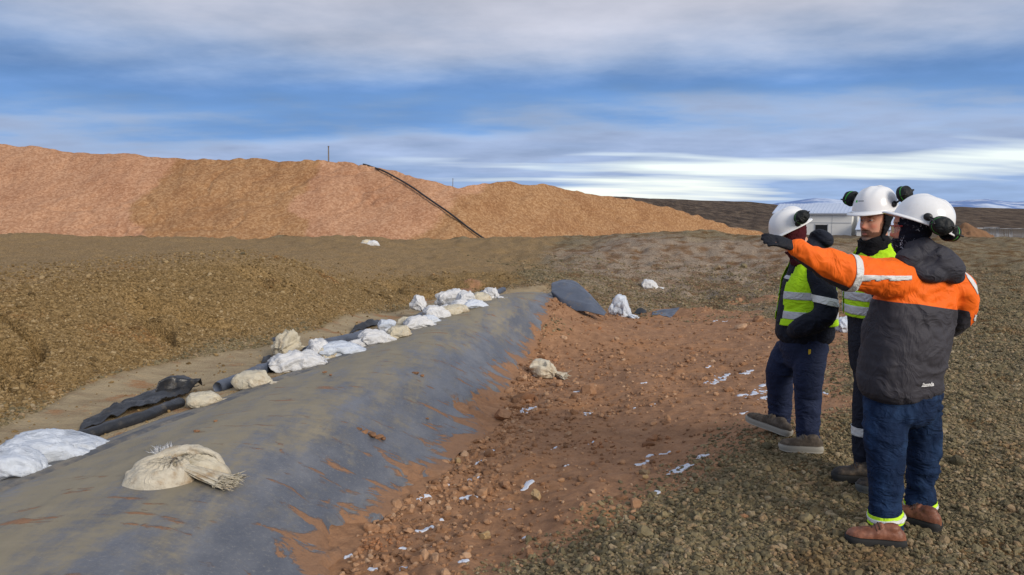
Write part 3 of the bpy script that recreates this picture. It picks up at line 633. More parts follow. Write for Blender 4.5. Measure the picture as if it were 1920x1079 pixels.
def sack_body(L, Wd, Hh, seed, style, nu=56, na=52):
    u = np.linspace(-1, 1, nu); a = np.linspace(0, 2*math.pi, na, endpoint=False); U, A = np.meshgrid(u, a, indexing='ij')
    rs = np.random.default_rng(seed)
    if style == 'tied':
        wf = np.interp(U, [-1, -0.9, -0.6, 0, 0.45, 0.75, 0.92, 1], [0.74, 0.86, 0.97, 1.0, 0.9, 0.62, 0.28, 0.14])
        tf = np.interp(U, [-1, -0.92, -0.7, -0.2, 0.4, 0.75, 0.92, 1], [0.06, 0.36, 0.78, 1.0, 0.95, 0.62, 0.30, 0.20])
    elif style == 'flat':
        wf = np.interp(U, [-1, -0.93, -0.5, 0.3, 0.9, 1], [0.96, 0.93, 0.96, 1.0, 0.94, 1.0])
        tf = np.interp(U, [-1, -0.9, -0.6, 0, 0.5, 0.85, 1], [0.05, 0.35, 0.8, 1.0, 0.75, 0.35, 0.06])
    else:                                                     # plump, folded-over end
        wf = np.interp(U, [-1, -0.92, -0.6, 0.2, 0.75, 0.95, 1], [0.80, 0.90, 1.0, 1.0, 0.88, 0.6, 0.34])
        tf = np.interp(U, [-1, -0.92, -0.6, 0.1, 0.7, 0.93, 1], [0.06, 0.42, 0.9, 1.0, 0.85, 0.5, 0.16])
    k = 2/2.5
    cy, cz_ = np.cos(A), np.sin(A)
    y = np.sign(cy)*np.abs(cy)**k*wf*Wd/2; z = np.sign(cz_)*np.abs(cz_)**k*tf*Hh/2; x = U*L/2
    x = x - 0.05*L*(1-np.abs(y/(Wd/2))**2)*(U < -0.8) * -1.0*0.4
    pl = np.clip((U+0.25)/1.25, 0, 1)**1.6*1.25 if style == 'tied' else 0.25*np.clip((np.abs(U)-0.5)/0.5, 0, 1)
    r = 1 + pl*0.13*np.sin(A*13 + 2.5*vnoise(np.stack([A*0+seed, U*2, np.cos(A)*2], -1), seed)) 
    y, z = y*r, z*r
    Q = np.stack([x, y, z], -1); n = fbm(Q*np.array([6, 7, 7]) + seed*3.1, 4, seed+500)
    crease = -np.abs(fbm(Q*np.array([5, 11, 9]) + seed, 3, seed+520))
    nrm = Q*np.array([0.25, 1, 1.6]); nrm /= np.linalg.norm(nrm, axis=-1, keepdims=True)+1e-9
    ridge_ = 0.5 - np.abs(fbm(Q*np.array([4.0, 13, 8]) + seed*1.7 + 0.25*fbm(Q*6, 2, seed+9)[..., None], 3, seed+540))*1.6
    amp = np.clip(1.15 - np.abs(U), 0.15, 1)
    Q = Q + nrm*(0.04*Hh*n*amp + 0.17*Hh*ridge_)[..., None]
    Q[..., 2] += 0.06*Hh*np.sin(U*2.2+seed) - 0.35*Hh*np.clip(U-0.35, 0, 1)**1.3*(1 if style != 'flat' else 0.5)
    Q[..., 2] = np.maximum(Q[..., 2], -Hh*0.42 + 0.02*Hh*n)
    Q[..., 2] += Hh*0.42
    V = Q.reshape(-1, 3); F = gridfaces(nu, na, wrapv=True)
    c0 = len(V); V = np.vstack([V, Q[0].mean(0), Q[-1].mean(0)])
    F = [tuple(f) for f in F] + [(c0, j, (j+1) % na) for j in range(na)] + [(c0+1, (nu-1)*na+(j+1) % na, (nu-1)*na+j) for j in range(na)]
    return V, F, Q[-1].mean(0)
def dumpling(rx, ry, Hh, knot, seed, nple=19):
    # a filled sack seen from its tied mouth: pleats run from the knot over the top and down the sides
    nr, na = 46, 150; rho = np.linspace(0.03, 1, nr); th = np.linspace(0, 2*math.pi, na, endpoint=False); Rr, T = np.meshgrid(rho, th, indexing='ij')
    ex = 1 + 0.07*vnoise(np.stack([np.cos(T)*1.6, np.sin(T)*1.6, T*0+seed], -1), seed); X = knot[0]*(1-Rr) + np.cos(T)*rx*ex*Rr; Y = knot[1]*(1-Rr) + np.sin(T)*ry*ex*Rr
    prof = np.interp(Rr, [0, .05, .15, .45, .7, .86, .95, 1], [1.02, .92, .86, 1.0, .86, .58, .30, 0.06])
    ph = T*nple + 2.2*vnoise(np.stack([np.cos(T)*2.5, np.sin(T)*2.5, Rr*1.2], -1), seed+1); rid = 1 - 2*np.abs(np.sin(ph/2))**0.8
    w = np.exp(-((Rr-.18)/.34)**2); Z = Hh*prof + Hh*(0.24*w*rid + 0.05*fbm(np.stack([X*14, Y*14, X*0], -1), 3, seed+2)) + Hh*0.08*(0.4-np.abs(fbm(np.stack([X*9+Y*6, Y*16, X*0+seed], -1), 3, seed+3)))
    V = np.stack([X, Y, Z], -1).reshape(-1, 3); F = [tuple(f) for f in gridfaces(nr, na, False, True)]; c0 = len(V)
    low_ = V[(nr-1)*na:].copy(); low_[:, :2] *= 0.93; low_[:, 2] = -0.004; V = np.vstack([V, low_, [[knot[0], knot[1], Hh*1.03]]]); F += [((nr-1)*na+j, c0+j, c0+(j+1) % na, (nr-1)*na+(j+1) % na) for j in range(na)]
    F += [(c0+na, j, (j+1) % na) for j in range(na)] + [tuple(c0+j for j in range(na))]
    return V, F
def tail_geo(p, L, Wd, seed, zbase, na=56, nu=16, fringe=0):
    rs = np.random.default_rng(seed); V = []; F = []
    for i in range(nu):
        f = i/(nu-1); rw = Wd*(0.10 + 0.36*f**0.75); rt = Wd*(0.09 + 0.05*f)
        for j in range(na):
            a = 2*math.pi*j/na; pw = 1 + 0.28*math.sin(a*9+seed)*(0.35+0.65*f)
            x = p[0] + f*L*(1 + 0.12*math.sin(a*3+seed)*f) - 0.01; y = p[1] + math.cos(a)*rw*pw; z = p[2] - 0.02*f + math.sin(a)*rt*pw
            V.append((x, y, max(z - 0.6*p[2]*f*f*0.6, 0.006 + 0.004*math.sin(a*9))))
    for i in range(nu-1):
        for j in range(na): F.append((i*na+j, i*na+(j+1) % na, (i+1)*na+(j+1) % na, (i+1)*na+j))
    b = len(V); last = (nu-1)*na
    for k in range(fringe):                                     # frayed threads
        j = int(rs.integers(0, na)); o = np.array(V[last+j]); l = rs.uniform(0.03, 0.09); d = np.array([1, rs.normal(0, .45), rs.normal(0.1, .35)]); d /= np.linalg.norm(d)
        w = 0.0022; e = o + d*l; e[2] = max(e[2], 0.004); s = np.array([0, 1, 0.6])*w; mid = (o+e)/2 + np.array([0, 0, 0.012])*rs.normal()
        n0 = len(V); V += [tuple(o-s), tuple(o+s), tuple(mid-s), tuple(mid+s), tuple(e)]; F += [(n0, n0+1, n0+3, n0+2), (n0+2, n0+3, n0+4)]
    return np.array(V), F
def ring_tube(cpt, r, w, ry=1.0):
    V = []; na, nb_ = 20, 8
    for i in range(na):
        a = 2*math.pi*i/na
        for j in range(nb_):
            b = 2*math.pi*j/nb_; q = r + w*math.cos(b); V.append((cpt[0]+w*math.sin(b), cpt[1]+math.cos(a)*q*ry, cpt[2]+math.sin(a)*q))
    return np.array(V), gridfaces(na, nb_, True, True)
def sandbag(px, py, wpx, hpx, yaw, style, mat, seed, label, tilt=0.0, lift=0.0, fringe=0, Lk_=1.0, D=None, group=None):
    wpx, hpx = (wpx*1.12, hpx*1.1) if py > 690 else (wpx*1.32, hpx*1.45)
    g = down(px, py + hpx*0.32) if D is None else at(px, py + hpx*0.45, D)
    dist = np.linalg.norm(g - [0, 0, CAMZ]); Wv = wpx*dist/FPX                       # metres it spans in view
    ca = abs(math.cos(yaw)); full = Wv/(ca + 0.55*abs(math.sin(yaw))); L = full*(0.72 if style == 'tied' else 0.98)*Lk_
    Hh = max(0.06, hpx*dist/FPX*(0.62 if style == 'flat' else 0.74)); Wd = min(L*0.75, 0.55*full + 0.05)
    near = dist < 14; V, F, neck = sack_body(L, Wd, Hh, seed, style, *((56, 52) if near else (34, 32)))
    o = mesh('sandbag', V, F, mat, None, True, None, (g[0], g[1], g[2] - 0.015 + lift)); o.rotation_euler = (0, tilt, yaw)
    tag(o, label, 'sandbag', group)
    if style == 'tied' and near: o.data.materials[0] = mat
    if style == 'tied':
        Vt, Ft = tail_geo(neck, L*0.36, Wd, seed, 0, fringe=fringe); t = mesh('gathered_end', Vt, Ft, mat, o, True)
        sol = t.modifiers.new('thick', 'SOLIDIFY'); sol.thickness = 0.004
        Vr, Fr = ring_tube(neck - np.array([0.004, 0, 0]), Wd*0.082, 0.006); mesh('tie_cord', Vr, Fr, CORD_M, o, True)
    else:
        # sewn mouth hem: a folded lip across the end
        n = 22; y = np.linspace(-0.46, 0.46, n)*Wd*(0.9 if style == 'flat' else 0.4); Vh = []
        for k in range(n):
            for s_ in ((-0.012, 0.004), (0.016, 0.010), (0.020, -0.004), (-0.012, -0.008)):
                Vh.append((L/2 + s_[0] + 0.01*math.sin(k*0.9+seed), y[k], neck[2] + s_[1] + 0.008*math.sin(k*0.7+seed)))
        mesh('hem', Vh, gridfaces(n, 4, False, True), mat, o, True)
    return o
B = sandbag
B(18, 872, 96, 56, 0.15, 'plump', SK_B, 1, 'bluish white sandbag leaning against a larger flat one at the berm end of the row')
B(92, 836, 150, 66, 0.30, 'flat', SK_B, 2, 'large flat white sandbag with a loose lifted corner, beside the black folded sheet')
# soiled bag on the berm top: a cushion gathered at a knot, a frayed tail and a twist of cloth folded over it
g = down(308, 908); kb = empty('sandbag', (g[0], g[1], g[2]+0.0)); tag(kb, 'soiled cream sandbag knotted in the middle with frayed ends, alone on the berm top', 'sandbag')
kb.scale = (.93, .93, .88)
def local(name, geo, mat, loc, rz, ry=0.0, rx=0.0, par=kb, thick=0.0):
    o = mesh(name, geo[0], geo[1], mat, par, True, None, loc); o.rotation_euler = (rx, ry, rz)
    if thick: sv = o.modifiers.new('thick', 'SOLIDIFY'); sv.thickness = thick
    return o
gb_ = dumpling(.225, .175, .150, (.090, .020), 3); local('body', gb_[:2], SK_D, (-.05, .04, -.012), 0.1)
local('rear_fold', dumpling(.19, .10, .135, (-.10, -.03), 78, 11)[:2], SK_C, (.16, .19, -.01), 0.10)
local('gathered_end', tail_geo((0, 0, .04), .36, .19, 31, 0, fringe=130), SK_C, (.045, .060, .080), -0.10, 0.24, thick=.004)
P_ = spline(np.array([(-.27, .05, .02), (-.23, .12, .07), (-.10, .21, .125), (.06, .24, .155), (.22, .24, .135), (.31, .20, .05)]), 40)
tw = tube(P_, np.interp(np.linspace(0, 1, 40), [0, .2, .6, 1], [.018, .030, .036, .016]), 22, False, .45, 5); local('twisted_band', tw, SK_D, (0, 0, 0), 0)
local('frayed_tuft', tail_geo((0, 0, .02), .07, .10, 33, 0, fringe=50), SK_W, (-.10, .25, .09), 2.3, -0.5, thick=.003)
Vr, Fr = ring_tube((0, 0, 0), .036, .006); local('tie_cord', (Vr, Fr), CORD_M, (.045, .062, .124), -0.10)
B(384, 748, 84, 34, 0.5, 'tied', SK_C, 4, 'small off white sandbag lying against the black folded sheet')
B(476, 711, 88, 42, -0.2, 'tied', SK_C, 5, 'cream sandbag pinched by a tie in the middle, on a grey sheet roll', fringe=20)
B(556, 672, 84, 46, 0.35, 'flat', SK_W, 6, 'broad white sandbag at the foot of a cream one next to the black pipe end')
B(541, 650, 52, 44, 1.0, 'tied', SK_C, 7, 'upright cream sandbag leaning on the broad white one by the pipe end', lift=0.03)
B(596, 657, 52, 40, -0.7, 'tied', SK_W, 8, 'white sandbag with dark frayed tie between two broad white ones', fringe=16)
B(641, 651, 76, 32, 0.35, 'flat', SK_B, 9, 'long low white sandbag in front of the grey sheet roll')
B(706, 629, 56, 36, 0.5, 'flat', SK_W, 10, 'white wedge shaped sandbag beside the black sheet scrap')
B(727, 609, 32, 22, 0.2, 'plump', SK_B, 11, 'small bluish sandbag behind the white wedge shaped one')
B(748, 622, 36, 26, 0.5, 'plump', SK_C, 12, 'small cream sandbag with orange dust in front of the folded white heap')
B(760, 607, 38, 26, 0.1, 'tied', SK_C, 13, 'rounded cream sandbag beside the tall folded white one')
B(786, 602, 50, 30, 0.4, 'flat', SK_W, 14, 'white sandbag with another sack slumped across its top')
B(785, 583, 38, 26, -0.5, 'tied', SK_W, 15, 'white sack slumped across the top of a flat sandbag', lift=0.14)
B(820, 586, 46, 26, 0.4, 'plump', SK_W, 16, 'white sandbag between the slumped pair and the long cluster')
B(833, 566, 38, 30, 0.9, 'tied', SK_W, 17, 'upright folded white sandbag at the near end of the long cluster', lift=0.05)
B(851, 580, 52, 20, 0.4, 'plump', SK_C, 18, 'cream sandbag with a yellowish base at the foot of the cluster')
B(853, 560, 40, 26, 0.3, 'flat', SK_W, 19, 'white sandbag with a peaked corner on top of the cluster', lift=0.10)
B(874, 563, 42, 24, 0.5, 'tied', SK_W, 20, 'crumpled white sandbag in the middle of the cluster', lift=0.05)
B(890, 568, 42, 20, 0.45, 'flat', SK_B, 21, 'bluish white sandbag on the berm side of the cluster')
B(904, 557, 30, 18, 0.2, 'plump', SK_C, 22, 'small cream sandbag between the cluster and the last peaked one')
B(922, 549, 34, 24, -0.5, 'tied', SK_W, 23, 'last white sandbag of the row, with a peaked gathered end', fringe=8)
B(616, 661, 40, 24, 0.5, 'plump', SK_C, 41, 'small cream sandbag tucked between the frayed tie bag and the long low one')
B(676, 640, 40, 24, 0.4, 'flat', SK_W, 42, 'flat white sandbag touching the wedge shaped one')
B(731, 624, 34, 22, 0.6, 'tied', SK_W, 43, 'white tied sandbag between the wedge shaped one and the small dusty cream one')
B(803, 597, 34, 22, 0.4, 'flat', SK_B, 44, 'bluish sandbag beside the slumped pair')
B(838, 578, 34, 20, 0.3, 'flat', SK_W, 45, 'flat white sandbag under the upright folded one')
B(866, 572, 36, 20, 0.5, 'plump', SK_W, 46, 'white sandbag low in the middle of the cluster')
B(677, 459, 18, 8, 0.1, 'plump', SK_W, 24, 'low white sandbag of a trio on the far gravel terrace, with a pointed end')
B(687, 456, 16, 13, 0.9, 'plump', SK_C, 25, 'upright peaked sandbag in the middle of the far trio')
B(699, 458, 18, 12, 0.0, 'plump', SK_W, 26, 'rounded white sandbag of the far trio on the pipe side')
B(1163, 578, 46, 40, -0.5, 'tied', SK_B, 27, 'plump bluish white sandbag between the curled sheet and a black scrap')
B(1218, 534, 34, 18, -0.15, 'tied', SK_W, 28, 'white sandbag with a tied end, alone on the grey gravel slope')
B(1019, 690, 58, 32, -0.25, 'tied', SK_D, 29, 'dirty cream sandbag with a twisted tied end, alone on the red dirt', fringe=14)
B(1583, 608, 30, 26, 0.3, 'plump', SK_B, 30, 'white sandbag lying on the dirt, seen between the workers')

# ================================================================ SHEETS, ROLLS AND PIPES IN THE TRENCH
def plastic(name, a, b, rough=0.35):
    m = Mat(name, rough, 0.5); ob = m.pos(); d = m.rng(m.noise(7, 6, 0.7), 0.55, 0.75, 0, 0.5)
    return m.out(m.mix(d, m.mix(m.noise(3), a, b), lin(120, 108, 88)), m.rng(m.noise(5), 0.3, 0.7, rough-0.05, rough+0.25), m.bump(m.noise(12, 5, 0.6, None, 0.8), 0.35, 0.03))
PL_BLACK = plastic('black_plastic', lin(26, 28, 32), lin(44, 47, 54), 0.32)
PL_GREY = plastic('grey_plastic', lin(62, 70, 84), lin(88, 96, 112), 0.4)
def along(pts, n, lift):
    W_ = np.array([down(*p) for p in pts]); Q = resample(W_, n); Q[:, 2] = H(Q[:, 0], Q[:, 1]) + lift; return Q
def sheet(name, rows, mat, label, cat, nu=40, nv=26, amp=0.03, sc=6, seed=0, thick=0.006):
    R_ = [resample(np.array(r), nu) for r in rows]; tv = np.linspace(0, len(rows)-1, nv); V = np.empty((nu, nv, 3)); Rk = np.array(R_)
    for j, t in enumerate(tv):
        i = min(int(t), len(rows)-2); f = t-i; f = f*f*(3-2*f)*0.4 + f*0.6; V[:, j] = Rk[i]*(1-f) + Rk[i+1]*f
    V[..., 2] += amp*fbm(V*sc, 4, seed); V[..., 1] += amp*0.6*fbm(V*sc + 9, 3, seed+5)
    V[..., 2] = np.maximum(V[..., 2], H(V[..., 0], V[..., 1]) + 0.004)
    o = mesh(name, V.reshape(-1, 3), gridfaces(nu, nv), mat, None, True); sv = o.modifiers.new('thick', 'SOLIDIFY'); sv.thickness = thick; sv.offset = 1
    return tag(o, label, cat)
def gp(px, py, up=0.0): p = down(px, py); p[2] += up; return p
# long roll of sheet lying under the bags
def roll(pts, r, label, mat, seed, n=60):
    Q = along(pts, n, r*0.65); rad = r*np.interp(np.linspace(0, 1, n), [0, 0.04, 0.96, 1], [0.85, 1, 1, 0.85])
    V, F = tube(Q, rad, 20, False, 0.14, seed); return tag(mesh('sheet_roll', V, F, mat, None, True), label, 'sheet roll')
roll([(120, 838), (200, 812), (270, 790), (340, 762)], 0.050, 'long black sheet roll in the trench beside the large flat sandbag', PL_BLACK, 1)
roll([(408, 735), (460, 716), (505, 697), (536, 688)], 0.065, 'grey sheet roll poking out beneath the pinched cream sandbag', PL_GREY, 2)
roll([(575, 668), (620, 650), (665, 640), (690, 632)], 0.075, 'grey sheet roll between the low white sandbags', PL_GREY, 3)
roll([(770, 606), (815, 585), (840, 575), (905, 556), (945, 545)], 0.06, 'thin grey sheet roll under the far sandbag cluster', PL_GREY, 4)
# folded black sheet
sheet('folded_sheet', [[gp(148, 815, .02), gp(230, 783, .05), gp(300, 765, .06), gp(352, 745, .04)],
                       [gp(152, 803, .03), gp(225, 772, .08), gp(300, 754, .09), gp(362, 738, .08)],
                       [gp(165, 790, .01), gp(230, 765, .03), gp(300, 745, .10), gp(375, 735, .07)]], PL_BLACK, 'black plastic sheet folded and crumpled in the trench', 'plastic sheet', nu=60, nv=40, amp=0.022, sc=9, seed=3)
sheet('sheet_flap', [[gp(282, 753, .01), gp(310, 748, .02), gp(350, 742, .03)], [gp(300, 750, .18), gp(325, 745, .20), gp(378, 738, .14)], [gp(310, 738, .04), gp(340, 732, .16), gp(380, 733, .05)]],
      PL_BLACK, 'black flap of plastic standing up behind the folded sheet', 'plastic sheet', 26, 18, 0.025, 8, 9)
# pipe stub sticking out of the trench
pa, pb = at(486, 643, 10.7), at(545, 664, 10.0); pb[2] = max(pb[2], float(H(pb[0:1], pb[1:2])[0])+0.06)
V, F = tube(np.linspace(pa, pb, 24), 0.075, 26, True); pst = tag(mesh('pipe_stub', V, F, PL_GREY, None, True), 'open dark pipe end sticking out beside the cream sandbag', 'pipe'); sv = pst.modifiers.new('wall', 'SOLIDIFY'); sv.thickness = 0.012
sheet('sheet_scrap', [[gp(655, 626, .01), gp(685, 618, .02), gp(715, 610, .01)], [gp(665, 620, .07), gp(690, 613, .12), gp(714, 606, .05)], [gp(670, 616, .01), gp(695, 608, .02), gp(716, 604, .0)]], PL_BLACK,
      'small black plastic scrap behind the white wedge shaped sandbag', 'plastic sheet', 24, 16, 0.02, 8, 12)
sheet('sheet_scrap', [[gp(490, 682, .0), gp(505, 680, .01), gp(525, 676, .0)], [gp(494, 678, .05), gp(508, 676, .07), gp(524, 672, .03)], [gp(497, 673, .0), gp(510, 671, .01), gp(524, 668, .0)]], PL_BLACK,
      'tiny black plastic scrap near the tied cream sandbag', 'plastic sheet', 20, 12, 0.015, 12, 14)
# curled sheet end of the berm
dC = down(1085, 588)[1]
sheet('curled_sheet', [[at(1040, 562, dC+.55), at(1050, 574, dC+.35), at(1066, 582, dC+.2), at(1100, 584, dC+.0), at(1133, 592, dC-.1)],
                       [at(1034, 548, dC+.55), at(1048, 556, dC+.35), at(1072, 563, dC+.25), at(1105, 572, dC+.1), at(1134, 590, dC-.0)],
                       [at(1034, 532, dC+.9), at(1054, 528, dC+.9), at(1078, 535, dC+.8), at(1106, 556, dC+.5), at(1136, 588, dC+.15)],
                       [at(1036, 530, dC+1.1), at(1056, 525, dC+1.15), at(1076, 526, dC+1.1), at(1108, 554, dC+.7), at(1136, 588, dC+.2)]],
      PL_GREY, 'dark blue grey sheet curled up at the far end of the berm', 'plastic sheet', 50, 36, 0.02, 3, 21, 0.012)
dS = down(1200, 590)[1]
sheet('sheet_scrap', [[at(1188, 590, dS), at(1200, 589, dS-.05), at(1213, 587, dS)], [at(1194, 580, dS+.1), at(1203, 576, dS+.1), at(1212, 584, dS+.1)]], PL_BLACK, 'black plastic scrap standing beside the plump bluish sandbag', 'plastic sheet', 20, 14, 0.015, 6, 23)
sheet('sheet_scrap', [[gp(1222, 596, .01), gp(1245, 597, .02), gp(1256, 600, .01)], [gp(1225, 588, .04), gp(1250, 588, .10), gp(1274, 588, .12)]], PL_GREY, 'flat grey plastic strip half buried in the red dirt', 'plastic sheet', 24, 12, 0.015, 6, 25)
# dirt clods on the liner
m_cl = stone_mesh('dirt_clod', 341, ST_R, 2, 0.4)
for i, (px, py, s) in enumerate([(672, 812, .030), (684, 817, .032), (697, 822, .035), (709, 826, .030), (719, 829, .024), (370, 815, .018), (405, 795, .014), (800, 790, .016), (608, 703, .02), (620, 708, .016), (780, 705, .03), (792, 709, .022)]):
    p = down(px, py); o = bpy.data.objects.new('dirt_clod', m_cl); C.objects.link(o); o.location = (p[0], p[1], p[2]+0.02+s*0.3); o.scale = (s*1.2, s, s*.9); o.rotation_euler = (0, 0, i*1.3)
    tag(o, 'small lump of red dirt lying on the blue grey plastic liner', 'dirt lump', 'dirt lumps on the liner')

# ================================================================ ON AND BEYOND THE HEAP
hp = np.array([heap_pt(*p) for p in zip(np.interp(np.linspace(0, 1, 60), np.linspace(0, 1, 7), [682, 720, 760, 800, 850, 880, 910]), np.interp(np.linspace(0, 1, 60), np.linspace(0, 1, 7), [313, 325, 347, 374, 409, 433, 454]))]); hp = resample(hp, 70)
hp[:, 2] += 0.15; hp[:, 1] -= 0.12
V, F = tube(hp, 0.06, 12); tag(mesh('black_pipe', V, F, Mat('black_pipe_plastic', 0.45, 0.4).out((0.018, 0.018, 0.02)), None, True), 'black pipe running diagonally down the face of the ore heap', 'pipe')
POLE_M = Mat('weathered_pole', 0.8).out(lin(120, 112, 104))
def pole(px, top, bot, r, label):
    b = heap_pt(px, bot+1); d = b[1]; t = at(px, top, d); b[2] -= 0.3
    V, F = tube(np.linspace(b, [b[0]+0.02, b[1], t[2]], 8), np.linspace(r, r*0.8, 8), 10)
    o = tag(mesh('marker_pole', V, F, POLE_M, None, True), label, 'pole'); 
    V2, F2 = tube(np.array([[b[0]+0.02, b[1], t[2]-0.01], [b[0]+0.02, b[1], t[2]+0.03]]), r*1.25, 10); mesh('cap', V2, F2, POLE_M, o, True)
pole(616, 275, 301, 0.05, 'tall marker pole standing on the highest part of the ore heap')
pole(850, 336, 347, 0.025, 'thin short marker pole in the dip of the ore heap')

# white building
def box(x0, x1, y0, y1, z0, z1):
    V = [(x, y, z) for z in (z0, z1) for x, y in ((x0, y0), (x1, y0), (x1, y1), (x0, y1))]
    return np.array(V, float), [(3, 2, 1, 0), (4, 5, 6, 7), (0, 1, 5, 4), (1, 2, 6, 5), (2, 3, 7, 6), (3, 0, 4, 7)]
def part(name, geo, mat, parent, smooth=False): return mesh(name, geo[0], geo[1], mat, parent, smooth)
m = Mat('white_cladding', 0.55, 0.35); CLAD_M = m.out(m.mix(m.noise(0.8, 5), lin(214, 214, 210), lin(234, 233, 228)))
m = Mat('pale_blue_roof', 0.45, 0.4); ROOF_M = m.out(m.mix(m.noise(0.6, 5), lin(170, 184, 208), lin(198, 208, 226)))
DARK_M = Mat('dark_opening', 0.6).out((0.012, 0.013, 0.015)); TRIM_M = Mat('grey_trim', 0.5).out(lin(170, 174, 180)); GLASS_M = Mat('window_glass', 0.12, 0.5).out((0.03, 0.035, 0.045))
BD = 130.0; b0 = at(1596, 440, BD); th = R(-31); BZ = -2.4
bld = empty('white_building', (b0[0], b0[1], BZ), th); LW, DW, EH, RH = 13.0, 11.0, 4.15, 5.75     # origin: front corner on the right
tag(bld, 'white metal clad building with pale blue ribbed roof beyond the gravel', 'building')
part('wall', box(-LW, 0, 0, 0.15, 0, EH), CLAD_M, bld); part('wall', box(-LW, 0, DW-.15, DW, 0, EH), CLAD_M, bld)
for x in (-0.15, -LW):
    V = [(x, 0.15, 0), (x, DW-.15, 0), (x, DW-.15, EH), (x, DW/2, RH), (x, .15, EH)]; V += [(a+.15, b, c) for a, b, c in V]
    mesh('gable_wall', V, [(4, 3, 2, 1, 0), (5, 6, 7, 8, 9)] + [(i, (i+1) % 5, 5+(i+1) % 5, 5+i) for i in range(5)], CLAD_M, bld, False)
for s in (0, 1):
    ye, yr = (-0.4, DW/2) if s == 0 else (DW+.4, DW/2); dzr = (RH-EH)/(DW/2)*0.4
    V = [(-LW-.3, ye, EH-dzr), (.3, ye, EH-dzr), (.3, yr, RH), (-LW-.3, yr, RH)]; V += [(a, b, c+.1) for a, b, c in V]
    rf = mesh('roof', V, [(3, 2, 1, 0), (4, 5, 6, 7), (0, 1, 5, 4), (1, 2, 6, 5), (2, 3, 7, 6), (3, 0, 4, 7)] if s == 0 else [(0, 1, 2, 3), (7, 6, 5, 4), (4, 5, 1, 0), (5, 6, 2, 1), (6, 7, 3, 2), (7, 4, 0, 3)], ROOF_M, bld, False)
    if s == 0:
        for k in range(22):
            x = -LW + k*LW/21; V = [(x-.03, ye, EH-dzr+.1), (x+.03, ye, EH-dzr+.1), (x+.03, yr, RH+.1), (x-.03, yr, RH+.1)]; V += [(a, b, c+.06) for a, b, c in V]
            mesh('rib', V, [(3, 2, 1, 0), (4, 5, 6, 7), (0, 1, 5, 4), (1, 2, 6, 5), (2, 3, 7, 6), (3, 0, 4, 7)], ROOF_M, rf, False)
dr = part('door', box(-5.9, -3.9, -0.03, -.004, 0, 2.05), DARK_M, bld); part('frame', box(-6.05, -5.91, -0.06, -.004, 0, 2.2), TRIM_M, dr); part('frame', box(-3.89, -3.75, -0.06, -.004, 0, 2.2), TRIM_M, dr)
for x in (-9.2, -3.2): part('panel_joint', box(x, x+.05, -0.03, -.003, 0.1, EH-.5), TRIM_M, bld)
part('sheet_rail', box(-LW, -.05, -0.05, -.004, 2.35, 2.45), TRIM_M, bld); part('gutter', box(-LW-.2, .2, -0.52, -.40, EH-.28, EH-.14), TRIM_M, bld)
# lean-to on the right
V = [(1.2, -3.2, 0), (6.5, -3.2, 0), (6.5, 2, 0), (1.2, 2, 0), (1.2, -3.2, 1.35), (6.5, -3.2, 1.35), (6.5, 2, 3.2), (1.2, 2, 3.2)]
anx = mesh('annex', V, [(3, 2, 1, 0), (0, 1, 5, 4), (1, 2, 6, 5), (2, 3, 7, 6), (3, 0, 4, 7), (4, 5, 6, 7)], CLAD_M, bld, False)
V = [(1.0, -3.5, 1.28), (6.7, -3.5, 1.28), (6.7, 2.1, 3.28), (1.0, 2.1, 3.28)]; V += [(a, b, c+.08) for a, b, c in V]
mesh('annex_roof', V, [(3, 2, 1, 0), (4, 5, 6, 7), (0, 1, 5, 4), (1, 2, 6, 5), (2, 3, 7, 6), (3, 0, 4, 7)], ROOF_M, anx, False)
part('upper_wall', box(1.2, 7, 2.1, 7, 0, 4.5), CLAD_M, bld); wd = part('window', box(1.5, 4.6, 2.03, 2.07, 3.45, 4.3), GLASS_M, bld); part('mullion', box(3.0, 3.1, 1.99, 2.02, 3.45, 4.3), TRIM_M, wd)

# barriers and a mound beyond the gravel on the right
MET = Mat('galvanised_tube', 0.4, 0.5).out(lin(150, 152, 156)); MET.node_tree.nodes['Principled BSDF'].inputs['Metallic'].default_value = 0.4
FD = 88.0
def barrier(px, D, yaw):
    b = at(px, 448, D); gz_ = float(H(b[0:1], b[1:2])[0]); o = empty('steel_barrier', (b[0], b[1], gz_), yaw)
    tag(o, 'grey steel barrier panel standing in a row beyond the gravel', 'barrier', 'steel barriers beyond the gravel')
    w, h = 2.2, 448-430; h = 1.3; loop = np.array([(-w/2, 0, 0), (-w/2, 0, h), (w/2, 0, h), (w/2, 0, 0)])
    for a, c in ((0, 1), (1, 2), (2, 3)): V, F = tube(np.linspace(loop[a], loop[c], 3), 0.03, 8); mesh('rail', V, F, MET, o)
    V, F = tube(np.linspace((-w/2, 0, .2), (w/2, 0, .2), 3), 0.025, 8); mesh('rail', V, F, MET, o)
    for k in range(1, 12):
        x = -w/2 + k*w/12; V, F = tube(np.linspace((x, 0, .2), (x, 0, h), 3), 0.016, 6); mesh('bar', V, F, MET, o)
    for s in (-1, 1): V, F = tube(np.linspace((s*w*.4, -.3, 0.02), (s*w*.4, .3, 0.02), 3), 0.03, 6); mesh('foot', V, F, MET, o)
for i, (px, D, yw) in enumerate([(1836, 84, 0.2), (1858, 86, 0.25), (1882, 88, 0.2), (1850, 90, -0.5), (1875, 92, -0.45), (1905, 91, 0.3)]): barrier(px, D, yw)
cM = at(1808, 455, 62); X, Y = np.meshgrid(np.linspace(-1, 1, 70), np.linspace(-1, 1, 50), indexing='ij')
wx, wy = X*2.6, Y*2.2; hz = np.clip(1 - np.hypot(X, Y), 0, 1)**0.9*1.35*(1 + 0.25*fbm(P3(wx, wy), 3, 601)) + 0.06*fbm(P3(wx*3, wy*3), 3, 603)
